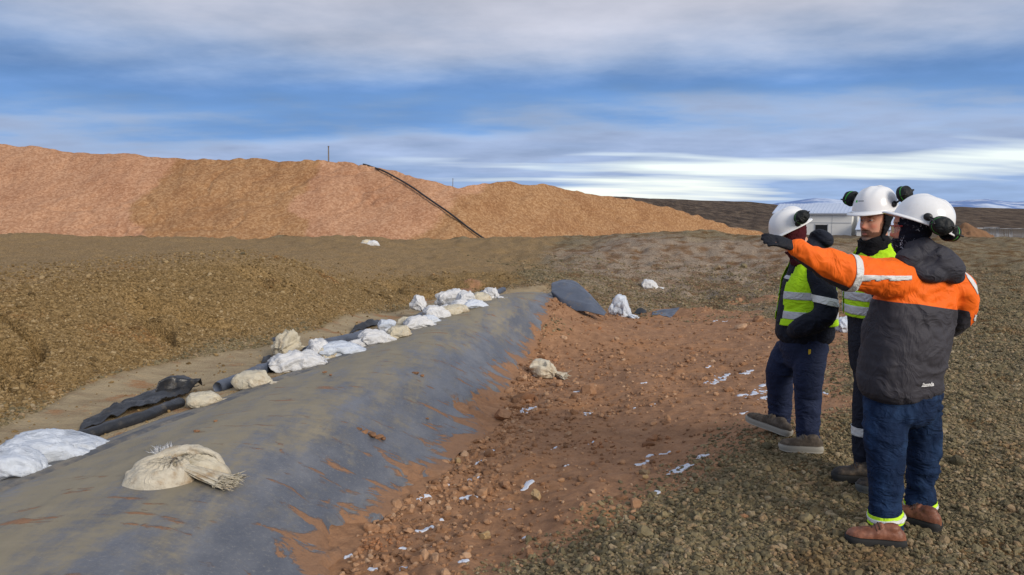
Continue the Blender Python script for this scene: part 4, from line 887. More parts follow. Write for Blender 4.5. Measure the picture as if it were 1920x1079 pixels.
zb = H(wx + cM[0], wy + cM[1]); m = Mat('reddish_mound', 0.95, 0.1); MND = m.out(m.mix(m.noise(3, 6, 0.7), lin(112, 84, 62), lin(150, 116, 88)), None, m.bump(m.noise(5, 6, 0.7), 0.8, 0.1))
tag(mesh('dirt_mound', P3(wx.ravel()+cM[0], wy.ravel()+cM[1], (zb + hz - 0.1*(np.hypot(X, Y) > 1)).ravel()), gridfaces(70, 50), MND, None, True), 'low mound of reddish dirt in front of the steel barriers', 'dirt mound')
# ================================================================ PEOPLE
def loft(rings, seg=28, cap=True):
    """rings: (centre, side, fwd, a, b[, exponent]) -> closed tube"""
    V = []; R_ = list(rings)
    if cap:
        def capr(r, nxt, k):
            c = np.array(r[0]); ax = c - np.array(nxt[0]); ax = ax/(np.linalg.norm(ax)+1e-9); mr = min(r[3], r[4])
            return [(c + ax*mr*0.5*s_, r[1], r[2], r[3]*q, r[4]*q, *r[5:]) for s_, q in ((0.35, 0.92), (0.75, 0.7), (1.0, 0.35))]
        R_ = capr(R_[0], R_[1], 0)[::-1] + R_ + capr(R_[-1], R_[-2], 1)
    a = np.linspace(0, 2*math.pi, seg, endpoint=False)
    for r in R_:
        e = 2.0/(r[5] if len(r) > 5 else 2.2); c, s = np.cos(a), np.sin(a)
        V.append(np.array(r[0]) + (np.sign(c)*np.abs(c)**e*r[3])[:, None]*np.array(r[1]) + (np.sign(s)*np.abs(s)**e*r[4])[:, None]*np.array(r[2]))
    n = len(R_); V = np.array(V).reshape(-1, 3); F = [tuple(f) for f in gridfaces(n, seg, False, True)]
    F += [tuple(range(seg))[::-1], tuple((n-1)*seg + j for j in range(seg))]
    return V, F
def limb(pts, k=1.0, add=0.0, n=26, seg=24, flat=1.0):
    """pts: (px, py, D, r)"""
    P = np.array([[*at(p[0], p[1], p[2]), p[3]] for p in pts]); Q = spline(P, n); rings = []
    T = np.gradient(Q[:, :3], axis=0); T /= np.linalg.norm(T, axis=1)[:, None]
    ref = np.array([0, 1.0, 0]) if abs(T[len(T)//2][1]) < 0.8 else np.array([0, 0, 1.0])
    for q, t in zip(Q, T):
        s = np.cross(t, ref); s /= np.linalg.norm(s); f = np.cross(s, t); r = q[3]*k + add; rings.append((q[:3], s, f, r, r*flat, 2.0))
    return loft(rings, seg)
def torso(pts, yaw, k=1.0, add=0.0, n=30, seg=40, ex=2.35):
    """pts: (px, py, D, halfwidth, halfdepth); yaw: direction the chest faces, from +Y counter-clockwise"""
    P = np.array([[*at(p[0], p[1], p[2]), p[3], p[4]] for p in pts]); Q = spline(P, n)
    s = np.array([math.cos(yaw), math.sin(yaw), 0]); f = np.array([-math.sin(yaw), math.cos(yaw), 0])
    return loft([(q[:3], s, f, q[3]*k+add, q[4]*k+add, ex) for q in Q], seg)
def ellipsoid(c, r, M=None, n=20):
    bm = bmesh.new(); bmesh.ops.create_uvsphere(bm, u_segments=n*2, v_segments=n, radius=1.0); V = np.array([v.co[:] for v in bm.verts])*np.array(r); F = [tuple(v.index for v in f.verts) for f in bm.faces]; bm.free()
    if M is not None: V = V @ np.array(M).T
    return V + np.array(c), F
def fuse(parts, voxel, smooth=3, disp=None):
    Vs, Fs, n = [], [], 0
    for V, F in parts: Vs.append(V); Fs += [tuple(int(i)+n for i in f) for f in F]; n += len(V)
    o = mesh('tmp', np.vstack(Vs), Fs); bm = bmesh.new(); bm.from_mesh(o.data); bmesh.ops.recalc_face_normals(bm, faces=bm.faces); bm.to_mesh(o.data); bm.free()
    md = o.modifiers.new('r', 'REMESH'); md.mode = 'VOXEL'; md.voxel_size = voxel
    if smooth: ms = o.modifiers.new('s', 'SMOOTH'); ms.iterations = smooth; ms.factor = 0.5
    dg = bpy.context.evaluated_depsgraph_get(); me = bpy.data.meshes.new_from_object(o.evaluated_get(dg))
    V = np.empty(len(me.vertices)*3, np.float32); me.vertices.foreach_get('co', V); V = V.reshape(-1, 3).astype(float)
    Nn = np.empty(len(me.vertices)*3, np.float32); me.vertex_normals.foreach_get('vector', Nn); Nn = Nn.reshape(-1, 3).astype(float)
    F = np.empty(len(me.loops), np.int32); me.loops.foreach_get('vertex_index', F)
    tot = np.empty(len(me.polygons), np.int32); me.polygons.foreach_get('loop_total', tot)
    if (tot == 4).all(): F = F.reshape(-1, 4)
    else:
        st_ = np.r_[0, np.cumsum(tot)[:-1]]; F = [tuple(F[a:a+b]) for a, b in zip(st_, tot)]
    bpy.data.objects.remove(o, do_unlink=True)
    if disp is not None: V = V + Nn*disp(V, Nn)[:, None]
    return V, F
def slab(V, F, planes, offset, inside=None, name='band', mat=None, parent=None, thick=0.003, base=(0, 0, 0)):
    """piece of a surface between planes (point, outward normal), lifted off it"""
    bm = bmesh.new(); vs = [bm.verts.new(v) for v in V]; bm.verts.ensure_lookup_table(); Vn = np.asarray(V)
    for f in F:
        try: bm.faces.new([vs[int(i)] for i in f])
        except ValueError: pass
    bmesh.ops.recalc_face_normals(bm, faces=bm.faces)
    if inside is not None:
        k = inside(np.asarray(V)); bmesh.ops.delete(bm, geom=[v for v, q in zip(vs, k) if not q], context='VERTS')
    for p, n in planes:
        bmesh.ops.bisect_plane(bm, geom=list(bm.verts)+list(bm.edges)+list(bm.faces), plane_co=Vector(p), plane_no=Vector(n), clear_outer=True)
    bm.normal_update()
    for v in bm.verts: v.co += v.normal*offset
    bmesh.ops.translate(bm, verts=bm.verts, vec=-Vector(base))
    me = bpy.data.meshes.new(name); bm.to_mesh(me); bm.free(); me.polygons.foreach_set('use_smooth', np.ones(len(me.polygons), bool)); me.materials.append(mat)
    o = bpy.data.objects.new(name, me); C.objects.link(o); o.parent = parent
    sv = o.modifiers.new('thick', 'SOLIDIFY'); sv.thickness = thick; sv.offset = -0.2
    return o
def pm(name, geo, mat, parent, base, smooth=True, attrs=None): return mesh(name, np.asarray(geo[0]) - np.array(base), geo[1], mat, parent, smooth, attrs)

# ------------------------------------------------ head, helmet, hand, shoe in local axes (x forward, y left, z up)
def frame(f, pitch=0.0, roll=0.0):
    f = np.array([f[0], f[1], 0.0]); f /= np.linalg.norm(f); l = np.array([-f[1], f[0], 0]); u = np.array([0, 0, 1.0])
    c, s = math.cos(pitch), math.sin(pitch); f2, u2 = f*c - u*s, u*c + f*s                 # pitch > 0 looks down
    c, s = math.cos(roll), math.sin(roll); l2, u2 = l*c + u2*s, u2*c - l*s
    return np.stack([f2, l2, u2], 1)
def place(V, M, c): return np.asarray(V) @ M.T + np.array(c)
HT = np.array([(-.120, .012, .060, .030), (-.113, .030, .080, -.002), (-.095, .047, .088, -.034), (-.07, .058, .087, -.056), (-.04, .066, .085, -.074), (-.01, .071, .084, -.088),
               (.02, .074, .085, -.097), (.05, .075, .084, -.100), (.08, .067, .070, -.087), (.10, .050, .048, -.064), (.115, .020, .012, -.030)])
def head_geo(nz=84, na=88, feat=1.0):
    z = np.linspace(-.120, .115, nz); w, fr, bk = (np.interp(z, HT[:, 0], HT[:, i]) for i in (1, 2, 3))
    ker = np.array([1, 2, 3, 2, 1])/9.0
    for q in (w, fr, bk): q[2:-2] = np.convolve(q, ker, 'valid')
    a = np.linspace(0, 2*math.pi, na, endpoint=False); Z, A = np.meshgrid(z, a, indexing='ij')
    X = ((fr+bk)/2)[:, None] + ((fr-bk)/2)[:, None]*np.sign(np.cos(A))*np.abs(np.cos(A))**0.92; Y = w[:, None]*np.sign(np.sin(A))*np.abs(np.sin(A))**0.92
    g = lambda y0, z0, sy, sz: np.exp(-((Y-y0)/sy)**2 - ((Z-z0)/sz)**2)*(np.cos(A) > 0)
    nose = np.interp(Z, [-.045, -.036, -.026, .0, .022, .03], [0, .016, .030, .016, .005, 0])*np.exp(-(np.abs(Y)/np.interp(Z, [-.04, -.026, 0, .03], [.017, .016, .011, .010]))**2.2)*(np.cos(A) > 0)
    d = nose + .006*(g(.03, .036, .022, .009)+g(-.03, .036, .022, .009)) - .013*(g(.031, .016, .017, .012)+g(-.031, .016, .017, .012)) + .005*(g(.045, -.018, .02, .02)+g(-.045, -.018, .02, .02))
    d += .006*g(0, -.058, .024, .006) + .006*g(0, -.070, .020, .006) - .006*g(0, -.064, .026, .0028) + .006*g(0, -.100, .02, .014) - .004*g(0, -.083, .03, .006) - .003*(g(.04, -.05, .012, .02)+g(-.04, -.05, .012, .02))
    X = X + d*feat
    V = np.stack([X, Y, Z], -1).reshape(-1, 3); F = [tuple(f)[::-1] for f in gridfaces(nz, na, False, True)]
    F += [tuple(range(na)), tuple((nz-1)*na + j for j in range(na))[::-1]]
    return V, F
def cowl_geo(grow, hole, drop=0.10, neckr=0.075, nz=70, na=80, lean=-0.02):
    """fabric over head and neck, open where hole(local verts) is true"""
    z = np.linspace(-.118-drop, .06, nz); zc = np.maximum(z, -.085)
    w, fr, bk = (np.interp(zc, HT[:, 0], HT[:, i]) for i in (1, 2, 3))
    t = sstep(-.075, -.13, z); w = w*(1-t) + neckr*t; fr = fr*(1-t) + (neckr+lean+.015)*t; bk = bk*(1-t) - (neckr-lean)*t
    a = np.linspace(0, 2*math.pi, na, endpoint=False); Z, A = np.meshgrid(z, a, indexing='ij')
    X = ((fr+bk)/2)[:, None] + ((fr-bk)/2+grow)[:, None]*np.cos(A); Y = (w+grow)[:, None]*np.sin(A)
    n = 0.006*fbm(np.stack([X*10, Y*10, Z*38], -1), 3, 701); X += n*np.cos(A); Y += n*np.sin(A)
    V = np.stack([X, Y, Z], -1).reshape(-1, 3); F = gridfaces(nz, na, False, True)[:, ::-1]; h = hole(V); F = F[~h[F].all(1)]
    return V, F
def helmet_geo():
    na, nt_ = 96, 26; a = np.linspace(0, 2*math.pi, na, endpoint=False); V = []
    ax, ay, hh = .142, .116, .142
    rows = [('b', 1.0), ('b', .9), ('b', .45), ('b', 0.0)] + [('d', t) for t in np.linspace(0.03, 1, nt_)]
    for kind, t in rows:
        fr = np.clip(np.cos(a), 0, 1)
        if kind == 'b':
            bw = (.014 + .040*fr**2.2 + .006*np.clip(-np.cos(a), 0, 1)**2)*t; z = -.004*t - .012*t*fr**2 - (.006 if t == 1.0 else 0)
            V.append(np.stack([np.cos(a)*(ax+bw), np.sin(a)*(ay+bw*.9), 0*a + z], -1))
        else:
            q = (1 - t**2.3)**(1/2.1) if t < 1 else 0.0; x, y = np.cos(a)*ax*q, np.sin(a)*ay*q
            z = hh*t**0.97 + .007*np.exp(-(y/.022)**2)*sstep(.35, .75, t)*(q > .02) + .004*(np.exp(-((np.abs(y)-.055)/.014)**2))*sstep(.4, .7, t)
            V.append(np.stack([x - .006*t, y, z], -1))
    return np.array(V).reshape(-1, 3), gridfaces(len(rows), na, False, True)
def torus(c, r, w, M, n=32, k=10, ry=1.0):
    V = [((r+w*math.cos(b))*math.cos(a), (r+w*math.cos(b))*math.sin(a)*ry, w*math.sin(b)) for a in np.linspace(0, 2*math.pi, n, endpoint=False) for b in np.linspace(0, 2*math.pi, k, endpoint=False)]
    return np.array(V) @ np.array(M).T + np.array(c), gridfaces(n, k, True, True)
def axis_frame(n, up=(0, 0, 1)):
    n = np.array(n, float); n /= np.linalg.norm(n); u = np.array(up, float); s = np.cross(u, n); s /= np.linalg.norm(s); return np.stack([s, np.cross(n, s), n], 1)
def hand_geo(grow=0.0, curl=0.4, point=False, side=1):
    """local: x along the fingers, y towards the thumb, z out of the back of the hand; origin at the wrist"""
    parts = []; X, Y, Z = np.eye(3)
    parts.append(loft([((-.03, 0, 0), Y, Z, .028+grow, .022+grow), ((0, 0, 0), Y, Z, .030+grow, .020+grow), ((.03, .002, 0), Y, Z, .038+grow, .018+grow), ((.065, .002, 0), Y, Z, .042+grow, .016+grow), ((.088, 0, 0), Y, Z, .040+grow, .013+grow)], 24))
    for i, (y, l, r) in enumerate([(.030, .072, .0090), (.010, .080, .0094), (-.011, .074, .0090), (-.030, .058, .0080)]):
        cu = curl*(0.25 if (point and i == 0) else 1.0); p = np.array([.080, y, -.002]); ang = cu*0.35; pts = [p - np.array([.02, 0, 0]), p]
        for seg_, k in ((.45, 1), (.30, 1.6), (.25, 1.3)):
            p = p + l*seg_*np.array([math.cos(ang), y*3.2, -math.sin(ang)]); pts.append(p); ang += cu*k*0.6
        P = spline(np.array(pts), 14); parts.append(tube_c(P, np.linspace(r+grow, r*.85+grow, 14)))
    pts = np.array([(.012, .020, -.004), (.034, .044, -.012), (.058, .056, -.018), (.080, .058, -.024)]); P = spline(pts, 12); parts.append(tube_c(P, np.linspace(.0125+grow, .0095+grow, 12)))
    for k in range(len(parts)):
        V = np.array(parts[k][0]); V[:, 1] *= side; F = parts[k][1] if side > 0 else [f[::-1] for f in parts[k][1]]; parts[k] = (V, F)
    return parts
def tube_c(P, r, seg=14):
    T = np.gradient(P, axis=0); T /= np.linalg.norm(T, axis=1)[:, None]; ref = np.array([0, 0, 1.0]) if abs(T[0][2]) < .9 else np.array([1.0, 0, 0]); rings = []
    for p, t, q in zip(P, T, r):
        s = np.cross(t, ref); s /= np.linalg.norm(s); rings.append((p, s, np.cross(s, t), q, q, 2.0))
    return loft(rings, seg)
def shoe(parent, base, heel, toe, mats, seed, lift_toe=0.0, pale_sole=False, wide=0.048):
    heel = np.array(heel, float); toe = np.array(toe, float); d = toe-heel; L = np.linalg.norm(d[:2]); f = np.array([d[0], d[1], 0])/L; M = np.stack([f, [-f[1], f[0], 0], [0, 0, 1.0]], 1)
    if lift_toe: 
        c, s = math.cos(lift_toe), math.sin(lift_toe); M = M @ np.array([[c, 0, -s], [0, 1, 0], [s, 0, c]])
    sx = np.array([0, .04, .12, .28, .45, .62, .78, .90, .97, 1.0]); ww = np.array([.45, .68, .80, .80, .82, .95, 1.0, .88, .60, .25])*wide; hh = np.array([.060, .072, .078, .082, .080, .070, .060, .053, .044, .030])
    rings = []
    for s_ in np.linspace(0, 1, 34):
        w = np.interp(s_, sx, ww); h = np.interp(s_, sx, hh); rings.append(((s_*L, 0, .014 + h*.36), np.array([0, 1.0, 0]), np.array([0, 0, 1.0]), w, h*.60, 2.6))
    up = loft(rings, 28); coll = loft([((.25*L, 0, .05), (1, 0, 0), (0, 1, 0), .052, .034), ((.23*L, 0, .075), (1, 0, 0), (0, 1, 0), .046, .034), ((.22*L, 0, .095), (1, 0, 0), (0, 1, 0), .042, .032)], 24)
    tongue = loft([((.58*L, 0, .072), (0, 1, 0), (0, 0, 1), .024, .012), ((.48*L, 0, .086), (0, 1, 0), (0, 0, 1), .028, .014), ((.40*L, 0, .098), (0, 1, 0), (0, 0, 1), .030, .012)], 16)
    V, F = fuse([up, coll, tongue], 0.006, 2); V[:, 2] = np.maximum(V[:, 2], .016); V += 0.003*fbm(V*np.array([38, 24, 30]), 3, seed)[:, None]*np.array([0, .6, 1])
    o = pm('shoe', (place(V, M, heel), F), mats[0], parent, base)
    out = []
    for s_ in np.r_[np.linspace(0, 1, 26)]: out.append((s_*L - (0.004 if s_ == 0 else 0), np.interp(s_, sx, ww)+.006))
    poly = [(x, w) for x, w in out] + [(x, -w) for x, w in out[::-1]]; n = len(poly); Vs = []
    for z, g in ((-.010, 1.0), (.002, 1.03), (.016, 1.05), (.032, 1.03), (.037, .95)):
        for x, w in poly: Vs.append(((x-.5*L)*g + .5*L, w*g, z + .008*max(0, x/L-.8)*3*(1 if z < .01 else .4)))
    Fs = [tuple(r) for r in gridfaces(5, n, False, True)[:, ::-1]] + [tuple(range(n)), tuple(4*n+j for j in range(n))[::-1]]
    so = pm('sole', (place(np.array(Vs), M, heel), Fs), mats[1], o, (0, 0, 0)); so.data.transform(Matrix.Translation(-Vector(base)))
    for k in range(4):
        x = (.44 + .055*k)*L; z0 = .106 - .0105*k
        P = spline(np.array([(x, -.032, z0-.020), (x+.006, -.012, z0-.001), (x+.006, .012, z0-.001), (x, .032, z0-.020)]), 12)
        lo = pm('lace', (place(tube_c(P, np.full(12, .0028), 8)[0], M, heel), tube_c(P, np.full(12, .0028), 8)[1]), mats[2], o, base)
    return o

# ------------------------------------------------ materials
def cloth(name, a, b, rough=0.8, sc=260, bs=0.25, grime=None):
    m = Mat(name, rough, 0.25); c = m.mix(m.noise(4, 5, 0.6), a, b)
    if grime: c = m.mix(m.rng(m.noise(9, 6, 0.7), 0.55, 0.75, 0, 0.5), c, grime)
    fb = m.bump(m.math('ABSOLUTE', m.math('SUBTRACT', m.noise(8, 3, 0.5, m.mapping(m.pos(), (1, 1, 1.3)), 1.6), 0.5)), 0.55, -0.05)
    return m.out(c, None, m.bump(m.math('ADD', m.math('MULTIPLY', m.noise(sc, 3), 0.15), m.noise(26, 4, 0.6)), bs, 0.006, fb))
NAVY_J = cloth('navy_jacket_cloth', lin(20, 24, 36), lin(30, 35, 48)); NAVY_T = cloth('navy_trouser_cloth', lin(26, 34, 58), lin(38, 48, 76)); DARK_T = cloth('dark_navy_trouser_cloth', lin(24, 28, 42), lin(36, 40, 54))
HIVIS = cloth('yellow_green_vest_cloth', lin(176, 232, 16), lin(196, 244, 40), 0.7); TAPE = cloth('silver_reflective_tape', lin(186, 190, 196), lin(210, 212, 214), 0.35); TAPE_W = cloth('white_reflective_tape', lin(206, 208, 208), lin(224, 224, 222), 0.4)
BLACKF = cloth('black_fleece', lin(14, 15, 18), lin(26, 27, 32), 0.95, 90, 0.5); MAROON = cloth('dark_red_knit', lin(58, 18, 26), lin(82, 28, 36), 0.95, 70, 0.6); GLOVE = cloth('black_glove', lin(16, 18, 24), lin(32, 36, 46), 0.7); GREYJ = cloth('charcoal_hood_cloth', lin(50, 50, 58), lin(64, 64, 72), 0.7)
m = Mat('orange_and_charcoal_jacket', 0.68, 0.28); o_ = m.rng(m.attr('orange'), -0.0012, 0.0012, 0, 1)
c = m.mix(o_, m.mix(m.noise(3, 5), lin(50, 49, 56), lin(66, 64, 70)), m.mix(m.noise(4, 5), lin(238, 98, 16), lin(252, 118, 32)))
fb = m.bump(m.math('ABSOLUTE', m.math('SUBTRACT', m.noise(6, 3, 0.5, m.mapping(m.pos(), (1.2, 1, 1)), 1.8), 0.5)), 0.45, -0.06)
ORJ = m.out(c, None, m.bump(m.math('ADD', m.math('MULTIPLY', m.noise(240, 3), 0.12), m.noise(24, 4, 0.6)), 0.25, 0.006, fb))
m = Mat('blue_denim', 0.85, 0.2); dn = m.noise(11, 6, 0.7, m.mapping(m.pos(), (1, 1, 0.5)))
fb = m.bump(m.math('ABSOLUTE', m.math('SUBTRACT', m.noise(8, 3, 0.5, m.mapping(m.pos(), (0.8, 0.8, 1.5)), 1.6), 0.5)), 0.7, -0.05)
DENIM = m.out(m.mix(m.rng(dn, 0.4, 0.75), lin(16, 34, 62), lin(38, 62, 96)), None, m.bump(m.math('ADD', m.math('MULTIPLY', m.noise(300, 2), 0.2), m.noise(30, 5, 0.65)), 0.35, 0.008, fb))
m = Mat('patterned_black_scarf', 0.9, 0.15); ob = m.pos(); pt = m.rng(m.noise(42, 3, 0.6, m.mapping(ob, (1, 1, 0.8)), 2.6), 0.585, 0.615)
pt2 = m.math('MULTIPLY', pt, m.rng(m.noise(14, 3), 0.45, 0.58)); SCARF = m.out(m.mix(pt2, m.mix(m.noise(9), lin(14, 17, 26), lin(30, 35, 50)), lin(178, 186, 196)), None, m.bump(m.noise(30, 4), 0.4, 0.008))
m = Mat('skin', 0.5, 0.35); n_ = m.noise(30, 5, 0.6)
sk = m.mix(n_, lin(196, 138, 112), lin(216, 164, 138)); sk = m.mix(m.rng(m.attr('flush'), 0, 1, 0, 0.7), sk, lin(206, 118, 98)); sk = m.mix(m.rng(m.attr('lip'), 0.2, 0.9), sk, lin(170, 96, 84))
hr = m.math('ADD', m.attr('beard'), m.math('MULTIPLY', m.math('SUBTRACT', m.noise(150, 4, 0.7), 0.5), 0.9)); gr_ = m.rng(m.attr('greybeard'), 0.2, 0.9)
sk = m.mix(m.rng(hr, 0.35, 0.75, 0, 0.92), sk, m.mix(m.noise(120, 3), m.mix(gr_, lin(70, 46, 34), lin(128, 110, 98)), m.mix(gr_, lin(104, 72, 54), lin(160, 146, 134))))
SKIN = m.out(sk, None, m.bump(m.noise(170, 4, 0.7), 0.15, 0.003)); m.b.inputs['Subsurface Weight'].default_value = 0.08; m.b.inputs['Subsurface Radius'].default_value = (0.01, 0.004, 0.002)
m = Mat('white_helmet_shell', 0.22, 0.5); HEL = m.out(m.mix(m.rng(m.noise(10, 6, 0.7), 0.52, 0.75, 0, 0.35), lin(232, 233, 234), lin(204, 204, 202)), None, m.bump(m.noise(14, 3), 0.04, 0.01))
MUFF = cloth('black_ear_cup', lin(20, 23, 25), lin(34, 38, 40), 0.55, 80, 0.15); GREEN = Mat('green_ring', 0.4).out(lin(70, 190, 70)); BLK = Mat('black_plastic_arm', 0.4, 0.4).out((0.012, 0.012, 0.014)); WIRE = Mat('steel_wire', 0.3).out((0.3, 0.3, 0.3))
m = Mat('brown_leather', 0.5, 0.4); LEA = m.out(m.mix(m.rng(m.noise(16, 6, 0.7), 0.35, 0.7), lin(104, 62, 44), lin(150, 98, 74)), None, m.bump(m.noise(60, 4), 0.3, 0.005))
m = Mat('grey_suede', 0.9, 0.15); SUE = m.out(m.mix(m.rng(m.noise(16, 6, 0.7), 0.35, 0.7), lin(74, 66, 58), lin(112, 102, 92)), None, m.bump(m.noise(90, 4), 0.3, 0.005))
m = Mat('black_boot_leather', 0.6, 0.35); BOOT = m.out(m.mix(m.rng(m.noise(16, 6, 0.7), 0.4, 0.7), lin(36, 34, 34), lin(84, 72, 60)), None, m.bump(m.noise(60, 4), 0.3, 0.005))
SOLE_D = Mat('dark_rubber', 0.8).out(lin(44, 44, 44)); SOLE_P = Mat('pale_rubber', 0.75).out(lin(150, 146, 136)); SOLE_G = Mat('grey_rubber', 0.8).out(lin(84, 86, 84)); LACE = Mat('lace', 0.8).out(lin(70, 54, 44)); LACE2 = Mat('lace_grey', 0.8).out(lin(90, 88, 86))
EYEW = Mat('eye', 0.15, 0.5).out((0.55, 0.53, 0.5)); EYED = Mat('iris', 0.15, 0.5).out((0.03, 0.02, 0.015)); YEL = Mat('yellow_tag', 0.6).out(lin(190, 160, 40)); REDP = Mat('red_frame', 0.35, 0.5).out(lin(150, 30, 34))
GLS = Mat('clear_lens', 0.05, 0.5).m; GLS.node_tree.nodes['Principled BSDF'].inputs['Transmission Weight'].default_value = 0.9; GLS.node_tree.nodes['Principled BSDF'].inputs['IOR'].default_value = 1.15

def earmuff(parent, base, M, c, side, block, cup, axis, name='ear_muff'):
    """points in helmet axes; side +1 = left"""
    f = np.array([1, side, 1.0]); block, cup, axis = (np.array(v, float)*f for v in (block, cup, axis)); Ax = axis_frame(axis, (0.2, 0.1, 1)); W_ = lambda V: place(V, M, c)
    g = ellipsoid(cup + Ax[:, 2]*.012, (.052, .045, .032), Ax, 14); V = np.array(g[0]); loc = (V - cup) @ Ax; loc[:, 2] += .003*np.sin(loc[:, 0]*150)*(loc[:, 2] > .015); V = loc @ Ax.T + cup
    o = pm(name, (W_(V), g[1]), MUFF, parent, base)
    for nm_, off, r, w, mt in (('green_ring', .004, .0485, .0032, GREEN), ('cushion', -.010, .042, .014, MUFF)):
        t = torus(cup + Ax[:, 2]*off, r, w, Ax, ry=.87); pm(nm_, (W_(t[0]), t[1]), mt, o, base)
    b = ellipsoid(block, (.022, .010, .020), None, 10); pm('pivot_block', (W_(b[0]), b[1]), BLK, o, base)
    for s_ in (-1, 1):
        e = cup + Ax[:, 2]*.022 + Ax[:, 0]*s_*.050*1.0; mid = (block+cup)/2 + Ax[:, 2]*.030 + Ax[:, 0]*s_*.020
        P = spline(np.array([block + np.array([0, 0, .004*s_]), mid, e + Ax[:, 2]*.012, cup + Ax[:, 0]*s_*.053]), 18); t = tube_c(P, np.full(18, .0042), 8); pm('arm', (W_(t[0]), t[1]), BLK, o, base)
    return o
def helmet(parent, base, c, M, muffs):
    V, F = helmet_geo(); o = pm('helmet', (place(V, M, c), F), HEL, parent, base); sv = o.modifiers.new('thick', 'SOLIDIFY'); sv.thickness = .003; sv.offset = -1
    a = np.linspace(0, 2*math.pi, 60, endpoint=False); Vb = np.vstack([np.stack([np.cos(a)*(.138-k*.03), np.sin(a)*(.112-k*.03), 0*a + .004 + .02*k], -1) for k in (0, .35, 1)])
    hb = pm('headband', (place(Vb, M, c), gridfaces(3, 60, False, True)), BLK, o, base)
    for mf in muffs: earmuff(o, base, M, c, *mf)
    return o
def body_attrs(V, Mh, ch, beard):
    q = (V - np.array(ch)) @ Mh; x, y, z = q.T; fr = sstep(0.03, 0.06, x)
    b = np.zeros(len(V)); gb = np.zeros(len(V)); head = sstep(-.135, -.12, z)*(np.abs(y) < .1)*(np.abs(x) < .14)
    if beard:
        jaw = sstep(-.046, -.066, z)*sstep(.012, .03, x)*(1 - np.exp(-(y/.020)**2 - ((z+.066)/.009)**2)); must = np.exp(-((np.abs(y)-.012)/.022)**2 - ((z+.049)/.009)**2)*fr; side = sstep(.05, .06, np.abs(y))*sstep(.03, -.01, z)*(x > .005)*(x < .035)
        b = np.clip(jaw + 1.2*must + .7*side, 0, 1.2)*head; gb = sstep(-.075, -.105, z)
    brow = np.exp(-((np.abs(y)-.031)/.019)**2 - ((z-.036-.1*np.abs(np.abs(y)-.03))/.0055)**2)*fr; b = np.maximum(b, brow*head)
    lip = np.exp(-(y/.022)**2 - ((z+.065)/.008)**2)*fr*head; fl = (np.exp(-(y/.016)**2 - ((z+.024)/.016)**2) + .8*np.exp(-((np.abs(y)-.045)/.02)**2 - ((z+.02)/.018)**2))*fr*head
    return {'beard': b, 'greybeard': gb, 'lip': lip, 'flush': np.clip(fl, 0, 1)}
def fold_fn(axis_w, amp, seed, freq=11, low=3.5, extra=None):
    ax = np.array(axis_w, float); ax /= np.linalg.norm(ax)
    def f(V, Nn):
        s = V @ ax; q = (V - s[:, None]*ax)*low + (s*freq)[:, None]*ax; q = q + 0.9*np.stack([vnoise(V*5 + 3.1*k_, seed+20+k_) for k_ in range(3)], -1)
        n = fbm(q*0.8, 3, seed, 0.5); d = amp*(0.35 - np.abs(n)*1.4)*(0.35 + 0.65*sstep(-.3, .4, vnoise(V*3.3, seed+31)))
        return d + (extra(V) if extra else 0)
    return f
def eyes(parent, base, Mh, ch):
    for s_ in (-1, 1):
        g = ellipsoid((.0665, s_*.031, .016), (.0125, .0135, .0115), None, 12); e = pm('eye', (place(g[0], Mh, ch), g[1]), EYEW, parent, base)
        g = ellipsoid((.0755, s_*.031, .0155), (.0042, .0062, .0060), None, 8); pm('iris', (place(g[0], Mh, ch), g[1]), EYED, e, base)
        for k, z0, rr_ in ((1, .0225, .0032), (-1, .0095, .0024)):
            P = spline(np.array([(.064, s_*.017, .016), (.0785, s_*.027, z0), (.0775, s_*.035, z0), (.062, s_*.047, .015)]), 12); t = tube_c(P, np.full(12, rr_), 8); pm('eyelid', (place(t[0], Mh, ch), t[1]), SKIN, e, base)

def build_body(base, tor, yaw, arms, legs, Mh, ch, hands, beard, voxel, label):
    parts = [torso(tor, yaw, .78, -.01)]
    for a in arms: parts.append(limb(a, .55))
    for l in legs: parts.append(limb(l, .62)); 
    for hp_, Mx, kw in hands: parts += [(place(V, Mx, hp_), F) for V, F in hand_geo(**kw)]
    nb = at(tor[-1][0], tor[-1][1], tor[-1][2]); hd = place(head_geo()[0], Mh, ch); nk = np.array(ch) + Mh @ np.array([-.02, 0, -.06])
    parts.append((hd, head_geo()[1])); ax = (nk-nb)/np.linalg.norm(nk-nb); X = Mh[:, 0] - ax*(Mh[:, 0] @ ax); X /= np.linalg.norm(X); Y = np.cross(ax, X)
    parts.append(loft([(nb - ax*.10, X, Y, .075, .075), (nb, X, Y, .062, .062), (nk, X, Y, .058, .056)], 24))
    V, F = fuse(parts, voxel, 1); o = mesh('person', V - np.array(base), F, SKIN, None, True, body_attrs(V, Mh, ch, beard), tuple(base)); tag(o, label, 'person'); return o
zg = lambda p: float(H0(np.array([p[0]]), np.array([p[1]]))[0])
def gz0(px, py, up=0.026):
    p = down(px, py); p[2] = zg(p) + up; return p
